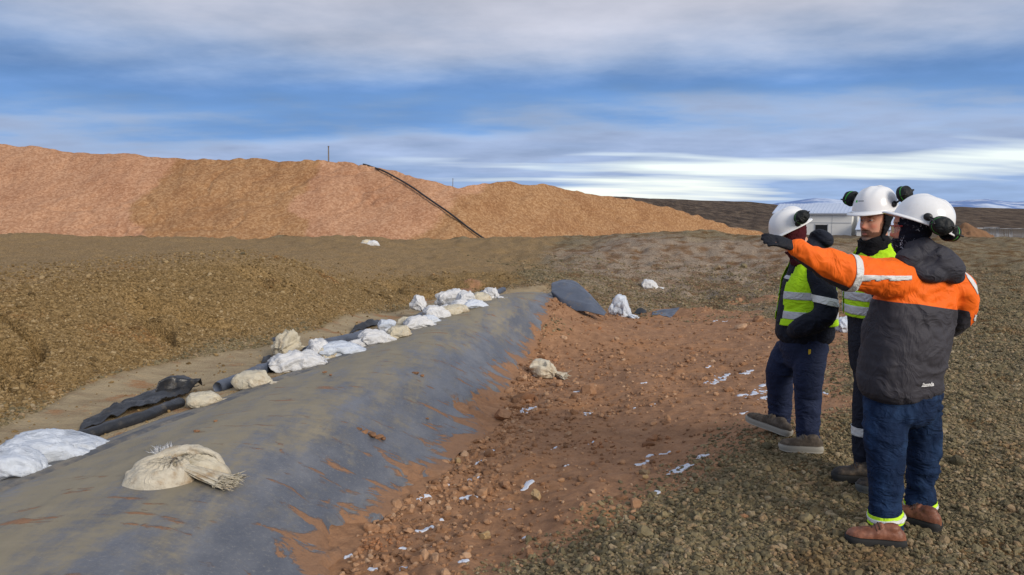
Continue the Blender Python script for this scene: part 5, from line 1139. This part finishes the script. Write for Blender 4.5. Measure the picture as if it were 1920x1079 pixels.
# ------------------------------------------------ the worker who points (orange and charcoal jacket)
Y3 = R(24)
tor3 = [(1687, 730, 3.95, .235, .165), (1690, 695, 3.95, .248, .178), (1698, 650, 3.95, .256, .180), (1708, 600, 3.95, .255, .172), (1719, 560, 3.95, .252, .155), (1733, 522, 3.95, .215, .128), (1736, 498, 3.95, .13, .10), (1730, 470, 3.95, .085, .085)]
armL3 = [(1716, 540, 3.92, .10), (1680, 524, 3.85, .105), (1640, 520, 3.81, .100), (1595, 511, 3.78, .090), (1550, 495, 3.76, .078), (1515, 478, 3.75, .062), (1487, 462, 3.75, .040)]
armR3 = [(1765, 540, 3.98, .098), (1794, 538, 4.0, .094), (1803, 566, 4.02, .084), (1798, 594, 4.06, .078), (1776, 612, 4.16, .070), (1740, 630, 4.30, .058), (1700, 630, 4.40, .045)]
legL3 = [(1668, 740, 3.94, .125), (1660, 800, 3.90, .113), (1661, 870, 3.87, .093), (1661, 930, 3.855, .086), (1661, 1002, 3.84, .084)]
legR3 = [(1722, 740, 4.02, .120), (1730, 800, 4.05, .098), (1730, 870, 4.06, .088), (1727, 920, 4.06, .080), (1726, 982, 4.06, .077)]
h3 = at(1711, 428, 3.90); Mh3 = frame((-.93, .30), R(6)); base3 = gz0(1690, 1000, 0)
wr3 = at(1484, 461, 3.75); fdir = at(1440, 446, 3.72) - wr3; fdir /= np.linalg.norm(fdir); back = np.array([0.1, -.62, .78]); back -= fdir*(back @ fdir); back /= np.linalg.norm(back)
Mhand3 = np.stack([fdir, np.cross(back, fdir), back], 1)
wrR3 = at(1700, 630, 4.40); MhR3 = frame((-1, .1), .3)
p3 = build_body(base3, tor3, Y3, [armL3, armR3], [legL3, legR3], Mh3, h3, [(wr3, Mhand3, dict(curl=.35, side=-1)), (wrR3, MhR3, dict(curl=.8))], False, .007,
                'worker in orange and charcoal jacket and blue jeans pointing with outstretched arm')
def ex3(V):
    a = np.array([at(p[0], p[1], p[2]) for p in armL3[1:]]); x = V[:, 0]; ins = sstep(a[0][0]+.03, a[0][0]-.08, x)*(V[:, 2] > at(1600, 600, 3.9)[2])
    hem = sstep(.06, .0, np.abs(V[:, 2] - at(1690, 738, 3.95)[2]))
    return ins*.016*(.4-np.abs(fbm(P3(x*9+V[:, 2]*4, V[:, 2]*5-x*2, V[:, 1]*5), 3, 811))) + .009*fbm(P3(x*5+V[:, 2]*4, V[:, 2]*9-x*3, V[:, 1]*4), 3, 813) + hem*.003*np.sin(x*55)
hoodc = at(1752, 487, 3.83)
JV, JF = fuse([torso(tor3, Y3), limb(armL3), limb(armR3)], .0085, 5, fold_fn((.5, 0, .9), .014, 801, 8, 3, ex3))
bx_ = np.array([at(px, py, D)[[0, 2]] for px, py, D in [(1470, 470, 3.75), (1500, 490, 3.75), (1540, 519, 3.76), (1600, 545, 3.8), (1645, 564, 3.82), (1720, 570, 3.8), (1830, 587, 3.9), (1900, 592, 4.0)]])
zb_ = np.interp(JV[:, 0], bx_[:, 0], bx_[:, 1]); lx_ = np.array([at(px, py, 4.0)[[0, 2]] for px, py in [(1800, 556), (1808, 584), (1820, 606), (1834, 625)]])[::-1]
orange = np.maximum(JV[:, 2] - zb_, np.where(JV[:, 2] > lx_[0, 1]-.03, JV[:, 0] - np.interp(JV[:, 2], lx_[:, 1], lx_[:, 0]), -1))
jk3 = pm('jacket', (JV, JF), ORJ, p3, base3, True, {'orange': orange}); jk3['label'] = 'orange and charcoal jacket with white tape'
HV, HF = fuse([ellipsoid(at(1748, 490, 3.845), (.165, .085, .092), frame((.93, -.25), R(24)), 18), ellipsoid(at(1722, 468, 3.89), (.105, .105, .075), frame((1, 0), R(25)), 18), ellipsoid(at(1772, 508, 3.86), (.105, .075, .060), frame((.9, -.3), R(30)), 16), ellipsoid(at(1742, 512, 3.80), (.10, .05, .05), frame((1, 0), R(10)), 16), ellipsoid(at(1705, 487, 3.82), (.07, .05, .06), frame((1, 0), R(35)), 14)], .008, 3, fold_fn((.6, 0, -.6), .020, 831, 9, 4))
pm('hood', (HV, HF), GREYJ, jk3, base3)
a0, a1 = at(1590, 512, 3.78), at(1604, 514, 3.78); axd = (a1-a0); L_ = np.linalg.norm(axd); axd /= L_; axd[2] = -.10; axd /= np.linalg.norm(axd)
slab(JV, JF, [(a1, axd), (a0, -axd), (at(1600, 547, 3.8), np.array([.1, 0, -1]))], .003, lambda V: (V[:, 0] > a0[0]-.08) & (V[:, 0] < a1[0]+.08), 'arm_tape', TAPE_W, jk3, base=base3)
zt, zt2 = at(1650, 495, 3.75)[2], at(1650, 511, 3.75)[2]; x0_, x1_ = at(1605, 500, 3.75)[0], at(1700, 500, 3.8)[0]
slab(JV, JF, [((0, 0, zt), (.03, 0, 1)), ((0, 0, zt2), (-.03, 0, -1)), ((x1_, 0, 0), (1, 0, 0)), ((x0_, 0, 0), (-1, 0, 0))], .003, lambda V: (V[:, 2] > zt2-.04) & (V[:, 2] < zt+.04) & (V[:, 1] < 4.0), 'shoulder_tape', TAPE_W, jk3, base=base3)
sA, sB = at(1803, 512, 4.0), at(1824, 545, 4.0); sd = sB-sA; sd /= np.linalg.norm(sd); nn = np.array([sd[2], 0, -sd[0]]); cc = at(1806, 526, 4.0)
slab(JV, JF, [(cc + nn*.012, nn), (cc - nn*.012, -nn)], .003, lambda V: (V[:, 0] > cc[0]-.03) & (V[:, 2] > cc[2]-.07) & (V[:, 2] < cc[2]+.10), 'shoulder_tape', TAPE_W, jk3, base=base3)
cc2 = at(1818, 594, 4.04); slab(JV, JF, [(cc2 + np.array([0, 0, .017]), (.3, 0, 1)), (cc2 - np.array([0, 0, .017]), (-.3, 0, -1))], .003, lambda V: (V[:, 0] > cc2[0]-.012) & (np.abs(V[:, 2]-cc2[2]) < .08), 'arm_tape', TAPE_W, jk3, base=base3)
# writing low on the back of the jacket
fc = bpy.data.curves.new('jacket_logo', 'FONT'); fc.body = '2zonda'; fc.size = .030; fc.extrude = .0008; fc.offset = .0012; fc.align_x = 'CENTER'; fc.space_character = 0.92
fo = bpy.data.objects.new('tmpf', fc); C.objects.link(fo); dg = bpy.context.evaluated_depsgraph_get(); lm_ = bpy.data.meshes.new_from_object(fo.evaluated_get(dg)); bpy.data.objects.remove(fo, do_unlink=True)
lv = np.array([v.co[:] for v in lm_.vertices]); lf = [tuple(p.vertices) for p in lm_.polygons]; lc = at(1738, 724, 3.8)
out = []
for v in lv:                                                  # wrap onto the cloth
    t = lc + np.array([v[0], 0, v[1]*0.95 - v[0]*0.03]); dd = np.hypot(JV[:, 0]-t[0], JV[:, 2]-t[2]) + (JV[:, 1] > 3.97)*9; k = np.argsort(dd)[:4]; w = 1/(dd[k]+1e-4); out.append((t[0], (JV[k, 1]*w).sum()/w.sum() - .004 - v[2], t[2]))
pm('jacket_logo', (np.array(out), lf), Mat('white_print', 0.6).out(lin(220, 220, 220)), jk3, base3, False)
# jeans
TV, TF = fuse([torso([(1690, 775, 3.96, .185, .145), (1692, 745, 3.97, .205, .155), (1694, 705, 3.97, .20, .15)], Y3), limb(legL3, n=34), limb(legR3, n=34)], .0085, 4,
              fold_fn((0.15, 0, 1), .016, 841, 11, 4, lambda V: .009*sstep(.55, .1, V[:, 2])*fbm(P3(V[:, 0]*5, V[:, 2]*24, V[:, 1]*5), 3, 843)))
jn3 = pm('jeans', (TV, TF), DENIM, p3, base3)
HVS = cloth('yellow_tape_edge', lin(190, 240, 30), lin(206, 248, 60), 0.6)
for (px, py, D), nm_ in (((1658, 970, 3.84), 'L'), ((1727, 948, 4.06), 'R')):
    cN = at(px, py, D); up_ = np.array([-.16, 0, 1]); ins = lambda V, cN=cN: (np.abs(V[:, 0]-cN[0]) < .105) & (np.abs(V[:, 1]-cN[1]) < .105) & (np.abs(V[:, 2]-cN[2]) < .1)
    yb = slab(TV, TF, [(cN + up_*.024, up_), (cN - up_*.024, -up_)], .004, ins, 'ankle_band', HVS, jn3, base=base3)
    slab(TV, TF, [(cN + up_*.008, up_), (cN - up_*.010, -up_)], .007, ins, 'silver_stripe', TAPE_W, yb, base=base3)
shoe(p3, base3, gz0(1694, 1033), gz0(1586, 1022), (LEA, SOLE_D, LACE), 851); shoe(p3, base3, gz0(1760, 1002), gz0(1668, 974), (LEA, SOLE_D, LACE), 852)
# head gear
cv, cf = cowl_geo(.012, lambda V: (V[:, 0] > .055) & (V[:, 2] > -.048) & (np.abs(V[:, 1]) < .055), .10, .080); sc3 = pm('patterned_scarf', (place(cv, Mh3, h3), cf), SCARF, p3, base3); sv = sc3.modifiers.new('t', 'SOLIDIFY'); sv.thickness = .005
Mq3 = frame((-.93, .30), R(-22)); hc3 = h3 + Mh3 @ np.array([-.046, 0, .022])
helmet(p3, base3, hc3, Mq3, [(1, (.010, .120, .030), (-.062, .142, .012), (-.15, 1, .05)), (-1, (-.02, .115, .020), (-.150, .050, .006), (-.75, .6, .05))])
eyes(p3, base3, Mh3, h3)
gl = tube_c(spline(np.array([(.060, .078, .018), (.085, .062, .020), (.098, .035, .022), (.100, .004, .024), (.098, -.035, .022), (.085, -.062, .020), (.06, -.078, .018)]), 30), np.full(30, .0032), 8)
gg = pm('safety_glasses', (place(gl[0], Mh3, h3), gl[1]), REDP, p3, base3)
a = np.linspace(-1, 1, 24); LV = np.array([(.100 - .034*abs(t)**2.2, t*.070, .020 - .038*k*(1-.35*abs(t)**3)) for t in a for k in (0, .33, .66, 1)]); lo_ = pm('lens', (place(LV, Mh3, h3), gridfaces(24, 4)), GLS, gg, base3)
GP = [(place(V, Mhand3, wr3), F) for V, F in hand_geo(.0020, .35, False, -1)]; gw = pm('glove', fuse(GP, .0045, 2), GLOVE, p3, base3)
GP = [(place(V, MhR3, wrR3), F) for V, F in hand_geo(.0028, .8, False, 1)]; pm('glove', fuse(GP, .006, 2), GLOVE, p3, base3)

# ------------------------------------------------ the bearded worker in the middle
Y2 = R(75)
tor2 = [(1650, 692, 4.62, .215, .170), (1648, 650, 4.62, .22, .175), (1646, 600, 4.62, .22, .172), (1644, 550, 4.62, .225, .165), (1646, 510, 4.62, .20, .135), (1646, 488, 4.62, .13, .105), (1644, 462, 4.62, .085, .085)]
armL2 = [(1652, 520, 4.46, .088), (1662, 545, 4.36, .084), (1668, 578, 4.34, .080), (1655, 605, 4.36, .072), (1636, 620, 4.44, .060), (1628, 628, 4.56, .046)]
armR2 = [(1645, 520, 4.80, .088), (1655, 550, 4.88, .084), (1658, 590, 4.9, .078), (1640, 612, 4.88, .070), (1632, 622, 4.80, .055), (1630, 628, 4.70, .045)]
legL2 = [(1655, 690, 4.54, .118), (1652, 760, 4.52, .103), (1655, 830, 4.53, .088), (1660, 908, 4.55, .076)]
legR2 = [(1640, 690, 4.70, .120), (1630, 760, 4.70, .103), (1624, 820, 4.71, .086), (1622, 888, 4.72, .074)]
h2 = at(1640, 417, 4.56); Mh2 = frame((-.90, -.43), R(3)); base2 = gz0(1635, 905, 0)
wl2 = at(1628, 628, 4.58); Ml2 = np.stack([np.array([-.95, 0, .3]), np.array([0, 0, 0]), np.array([0, 0, 0])], 1); fd = np.array([-.15, .2, -.8]); fd /= np.linalg.norm(fd); bk_ = np.array([0, -1.0, 0]); bk_ -= fd*(bk_ @ fd); bk_ /= np.linalg.norm(bk_); Ml2 = np.stack([fd, np.cross(bk_, fd), bk_], 1)
wr2 = at(1632, 628, 4.66); Mr2 = frame((-.1, -.1), R(70))
p2_ = build_body(base2, tor2, Y2, [armL2, armR2], [legL2, legR2], Mh2, h2, [(wl2, Ml2, dict(curl=.9, side=1)), (wr2, Mr2, dict(curl=.9))], True, .0045, 'bearded worker in a white helmet with raised ear muffs standing between the other two')
J2 = fuse([torso(tor2, Y2), limb(armL2), limb(armR2)], .009, 4, fold_fn((0, 0, 1), .010, 861, 9, 4)); jk2 = pm('jacket', J2, NAVY_J, p2_, base2)
VV, VF = torso(tor2[:-2] + [(1646, 480, 4.62, .165, .125), (1645, 458, 4.62, .125, .105)], Y2, 1.0, .022, 60, 80); VV = VV + .006*fbm(VV*7, 3, 863)[:, None]*np.array([1, 1, .2])
zc = lambda py, D=4.5: at(1600, py, D)[2]; fwd2 = np.array([-math.sin(Y2), math.cos(Y2), 0]); sid2 = np.array([math.cos(Y2), math.sin(Y2), 0]); ct2 = at(1646, 550, 4.62)
op = lambda V: ~(((V-ct2) @ fwd2 > .02) & (np.abs((V-ct2) @ sid2) < .018 + .10*np.clip((V[:, 2]-zc(520))/.15, 0, 1)))
vs2 = slab(VV, VF, [((0, 0, zc(598, 4.45)), (0, 0, -1)), ((0, 0, zc(456)), (0, 0, 1))], .0, op, 'vest', HIVIS, p2_, .004, base2)
for py in (556, 582): slab(VV, VF, [((0, 0, zc(py-8)), (0, 0, 1)), ((0, 0, zc(py+8)), (0, 0, -1))], .004, op, 'reflective_tape', TAPE, vs2, base=base2)
T2 = fuse([torso([(1648, 720, 4.62, .185, .14), (1648, 690, 4.62, .2, .15), (1648, 660, 4.62, .195, .15)], Y2), limb(legL2, n=34), limb(legR2, n=34)], .009, 4, fold_fn((0, 0, 1), .014, 865, 11, 4)); tr2 = pm('trousers', T2, DARK_T, p2_, base2)
cN = at(1622, 806, 4.70); up_ = np.array([-.1, 0, 1]); slab(T2[0], T2[1], [(cN + up_*.028, up_), (cN - up_*.028, -up_)], .004, lambda V: (V[:, 1] > 4.61) & (np.abs(V[:, 2]-cN[2]) < .1), 'leg_tape', TAPE_W, tr2, base=base2)
shoe(p2_, base2, gz0(1642, 909), gz0(1560, 903), (BOOT, SOLE_D, LACE), 867); shoe(p2_, base2, gz0(1690, 929), gz0(1606, 925), (BOOT, SOLE_G, LACE2), 868)
cv, cf = cowl_geo(.013, lambda V: (V[:, 0] > .012 + .25*np.clip(-.075-V[:, 2], 0, 1)) & (V[:, 2] > -.112) & (V[:, 2] < .2), .12, .090); cw = pm('black_balaclava', (place(cv, Mh2, h2), cf), BLACKF, p2_, base2); sv = cw.modifiers.new('t', 'SOLIDIFY'); sv.thickness = .008
ng_ = fuse([loft([(np.array(h2) + Mh2 @ np.array([-.004, 0, z]), Mh2[:, 0], Mh2[:, 1], r, r*.93) for z, r in ((-.215, .118), (-.18, .110), (-.15, .102), (-.125, .096), (-.108, .090))], 40)], .007, 2, fold_fn((.2, 0, 1), .009, 869, 26, 6)); pm('neck_warmer', ng_, BLACKF, p2_, base2)
GP = [(place(V, Ml2, wl2), F) for V, F in hand_geo(.0028, .9)]; pm('glove', fuse(GP, .005, 2), GLOVE, p2_, base2)
GP = [(place(V, Mr2, wr2), F) for V, F in hand_geo(.0028, .9)]; pm('glove', fuse(GP, .006, 2), GLOVE, p2_, base2)
hm2 = helmet(p2_, base2, h2 + Mh2 @ np.array([-.004, 0, .074]), frame((-.86, -.52), R(5)), [(1, (.000, .122, .035), (-.025, .166, .092), (-.05, 1, .25)), (-1, (.005, .122, .035), (-.005, .164, .072), (-.05, 1, .25))])
eyes(p2_, base2, Mh2, h2)
Mk = frame((-.86, -.52), R(5)); hc2 = h2 + Mh2 @ np.array([-.004, 0, .074])
def decal(name, y0, y1, z0, z1, mat, par, lift):
    V = []
    for y in np.linspace(y0, y1, 14):
        for z in np.linspace(z0, z1, 4):
            t = (z/.142)**(1/.97); q = (1 - t**2.3)**(1/2.1); rx, ry = .142*q, .116*q; V.append(((rx+lift)*math.sqrt(max(0, 1-(y/ry)**2)) - .006*t, y*(1+lift/ry), z))
    return pm(name, (place(np.array(V), Mk, hc2), gridfaces(14, 4)), mat, par, base2, True)
lb = decal('front_sticker', -.045, .030, .055, .070, Mat('sticker_white', 0.3).out(lin(236, 236, 236)), hm2, .0025); decal('green_mark', -.045, -.030, .056, .069, GREEN, lb, .004); decal('print_line', -.024, .012, .0625, .0665, BLK, lb, .004)

# ------------------------------------------------ the worker with hands in pockets
Y1 = R(78)
tor1 = [(1509, 628, 5.42, .215, .205), (1509, 604, 5.42, .22, .20), (1511, 570, 5.42, .22, .185), (1514, 530, 5.42, .22, .17), (1520, 500, 5.42, .195, .145), (1519, 482, 5.42, .13, .11), (1508, 464, 5.42, .088, .088)]
armL1 = [(1530, 505, 5.28, .09), (1541, 530, 5.18, .092), (1548, 562, 5.13, .09), (1544, 590, 5.10, .086), (1520, 606, 5.10, .080), (1498, 616, 5.16, .068), (1486, 624, 5.34, .050)]
armR1 = [(1520, 505, 5.58, .09), (1528, 540, 5.68, .09), (1530, 575, 5.72, .085), (1510, 602, 5.72, .078), (1492, 618, 5.66, .06), (1486, 624, 5.56, .045)]
legL1 = [(1522, 645, 5.32, .122), (1516, 700, 5.28, .107), (1515, 760, 5.29, .090), (1515, 828, 5.31, .080)]
legR1 = [(1492, 645, 5.52, .122), (1464, 692, 5.58, .108), (1463, 745, 5.66, .092), (1462, 800, 5.73, .080)]
h1 = at(1486, 440, 5.36); Mh1 = frame((-.99, .10), R(24)); base1 = gz0(1500, 830, 0); wp = at(1489, 622, 5.40); wq = at(1486, 624, 5.56); Mp = frame((-.25, .2), R(50))
p1_ = build_body(base1, tor1, Y1, [armL1, armR1], [legL1, legR1], Mh1, h1, [(wp, Mp, dict(curl=.8)), (wq, Mp, dict(curl=.8))], False, .007, 'worker in navy jacket and yellow vest looking down with hands in jacket pockets')
J1 = fuse([torso(tor1, Y1), limb(armL1), limb(armR1)], .009, 4, fold_fn((.3, 0, 1), .016, 871, 9, 4)); jk1 = pm('jacket', J1, NAVY_J, p1_, base1)
VV, VF = torso([(1509, 612, 5.42, .22, .205)] + tor1[2:-1], Y1, 1.0, .020, 60, 80); VV = VV + .007*fbm(VV*7, 3, 873)[:, None]*np.array([1, 1, .2]); ct1 = at(1512, 550, 5.42); fwd1 = np.array([-math.sin(Y1), math.cos(Y1), 0]); sid1 = np.array([math.cos(Y1), math.sin(Y1), 0])
z1 = lambda py, D=5.25: at(1500, py, D)[2]
op1 = lambda V: ~(((V-ct1) @ fwd1 > .0) & (np.abs((V-ct1) @ sid1) < .135))
vs1 = slab(VV, VF, [((0, 0, z1(612)), (0, 0, -1)), ((0, 0, z1(488)), (0, 0, 1))], .0, op1, 'vest', HIVIS, p1_, .004, base1)
for py in (555, 592): slab(VV, VF, [((0, 0, z1(py-7)), (0, 0, 1)), ((0, 0, z1(py+7)), (0, 0, -1))], .004, op1, 'reflective_tape', TAPE, vs1, base=base1)
cN = at(1547, 564, 5.14); up_ = np.array([.22, 0, 1]); slab(J1[0], J1[1], [(cN + up_*.024, up_), (cN - up_*.024, -up_)], .004, lambda V: (V[:, 1] < 5.235) & (np.abs(V[:, 2]-cN[2]) < .12), 'arm_tape', TAPE_W, jk1, base=base1)
cN = at(1475, 522, 5.3); slab(J1[0], J1[1], [(cN + np.array([0, 0, .013]), (0, 0, 1)), (cN - np.array([0, 0, .013]), (0, 0, -1)), (at(1487, 522, 5.3), (1, 0, 0))], .003, lambda V: (V[:, 0] < at(1494, 522, 5.4)[0]) & (np.abs(V[:, 2]-cN[2]) < .08), 'chest_tape', TAPE, jk1, base=base1)
hd1 = fuse([ellipsoid(at(1538, 450, 5.40), (.085, .12, .075), frame((1, 0), R(20)), 16), ellipsoid(at(1518, 462, 5.40), (.10, .12, .06), frame((1, 0), R(10)), 16)], .008, 4, fold_fn((.6, 0, .6), .008, 875, 12, 5)); pm('hood', hd1, NAVY_J, jk1, base1)
T1 = fuse([torso([(1506, 675, 5.42, .18, .15), (1507, 645, 5.42, .20, .17), (1508, 615, 5.42, .195, .165)], Y1), limb(legL1, n=34), limb(legR1, n=34)], .009, 4, fold_fn((0, 0, 1), .015, 877, 11, 4, lambda V: .008*sstep(.4, .1, V[:, 2])*fbm(P3(V[:, 0]*5, V[:, 2]*24, V[:, 1]*5), 3, 879))); tr1 = pm('trousers', T1, NAVY_T, p1_, base1)
cN = at(1514, 722, 5.2); 
pk = slab(T1[0], T1[1], [((0, 0, z1(690)), (0, 0, 1)), ((0, 0, z1(745)), (0, 0, -1)), (at(1535, 700, 5.2), (1, 0, 0)), (at(1494, 700, 5.2), (-1, 0, 0))], .006, lambda V: (V[:, 1] < 5.26) & (np.abs(V[:, 2]-cN[2]) < .2), 'cargo_pocket', NAVY_T, tr1, .006, base1)
tg = at(1521, 661, 5.17); tgd = np.argmin(np.hypot(T1[0][:, 0]-tg[0], T1[0][:, 2]-tg[2]) + (T1[0][:, 1] > 5.3)*9); tp = T1[0][tgd]; g = box(tp[0]-.008, tp[0]+.008, tp[1]-.006, tp[1]+.002, tp[2]-.018, tp[2]+.018); pm('yellow_tag', g, YEL, tr1, base1, False)
shoe(p1_, base1, gz0(1540, 852), gz0(1461, 849), (SUE, SOLE_P, LACE2), 881); shoe(p1_, base1, gz0(1480, 822), gz0(1400, 810), (SUE, SOLE_P, LACE2), 882, 0.10)
cv, cf = cowl_geo(.012, lambda V: (V[:, 0] > .045) & (V[:, 2] > -.10) & (np.abs(V[:, 1]) < .06), .09, .082); cw = pm('dark_red_neck_warmer', (place(cv, Mh1, h1), cf), MAROON, p1_, base1); sv = cw.modifiers.new('t', 'SOLIDIFY'); sv.thickness = .008
helmet(p1_, base1, h1 + Mh1 @ np.array([0, 0, .050]), frame((-.99, .10), R(26)), [(1, (-.035, .120, .020), (-.070, .150, .055), (-.1, 1, .15)), (-1, (-.035, .120, .020), (-.070, .150, .055), (-.1, 1, .15))])
eyes(p1_, base1, Mh1, h1)
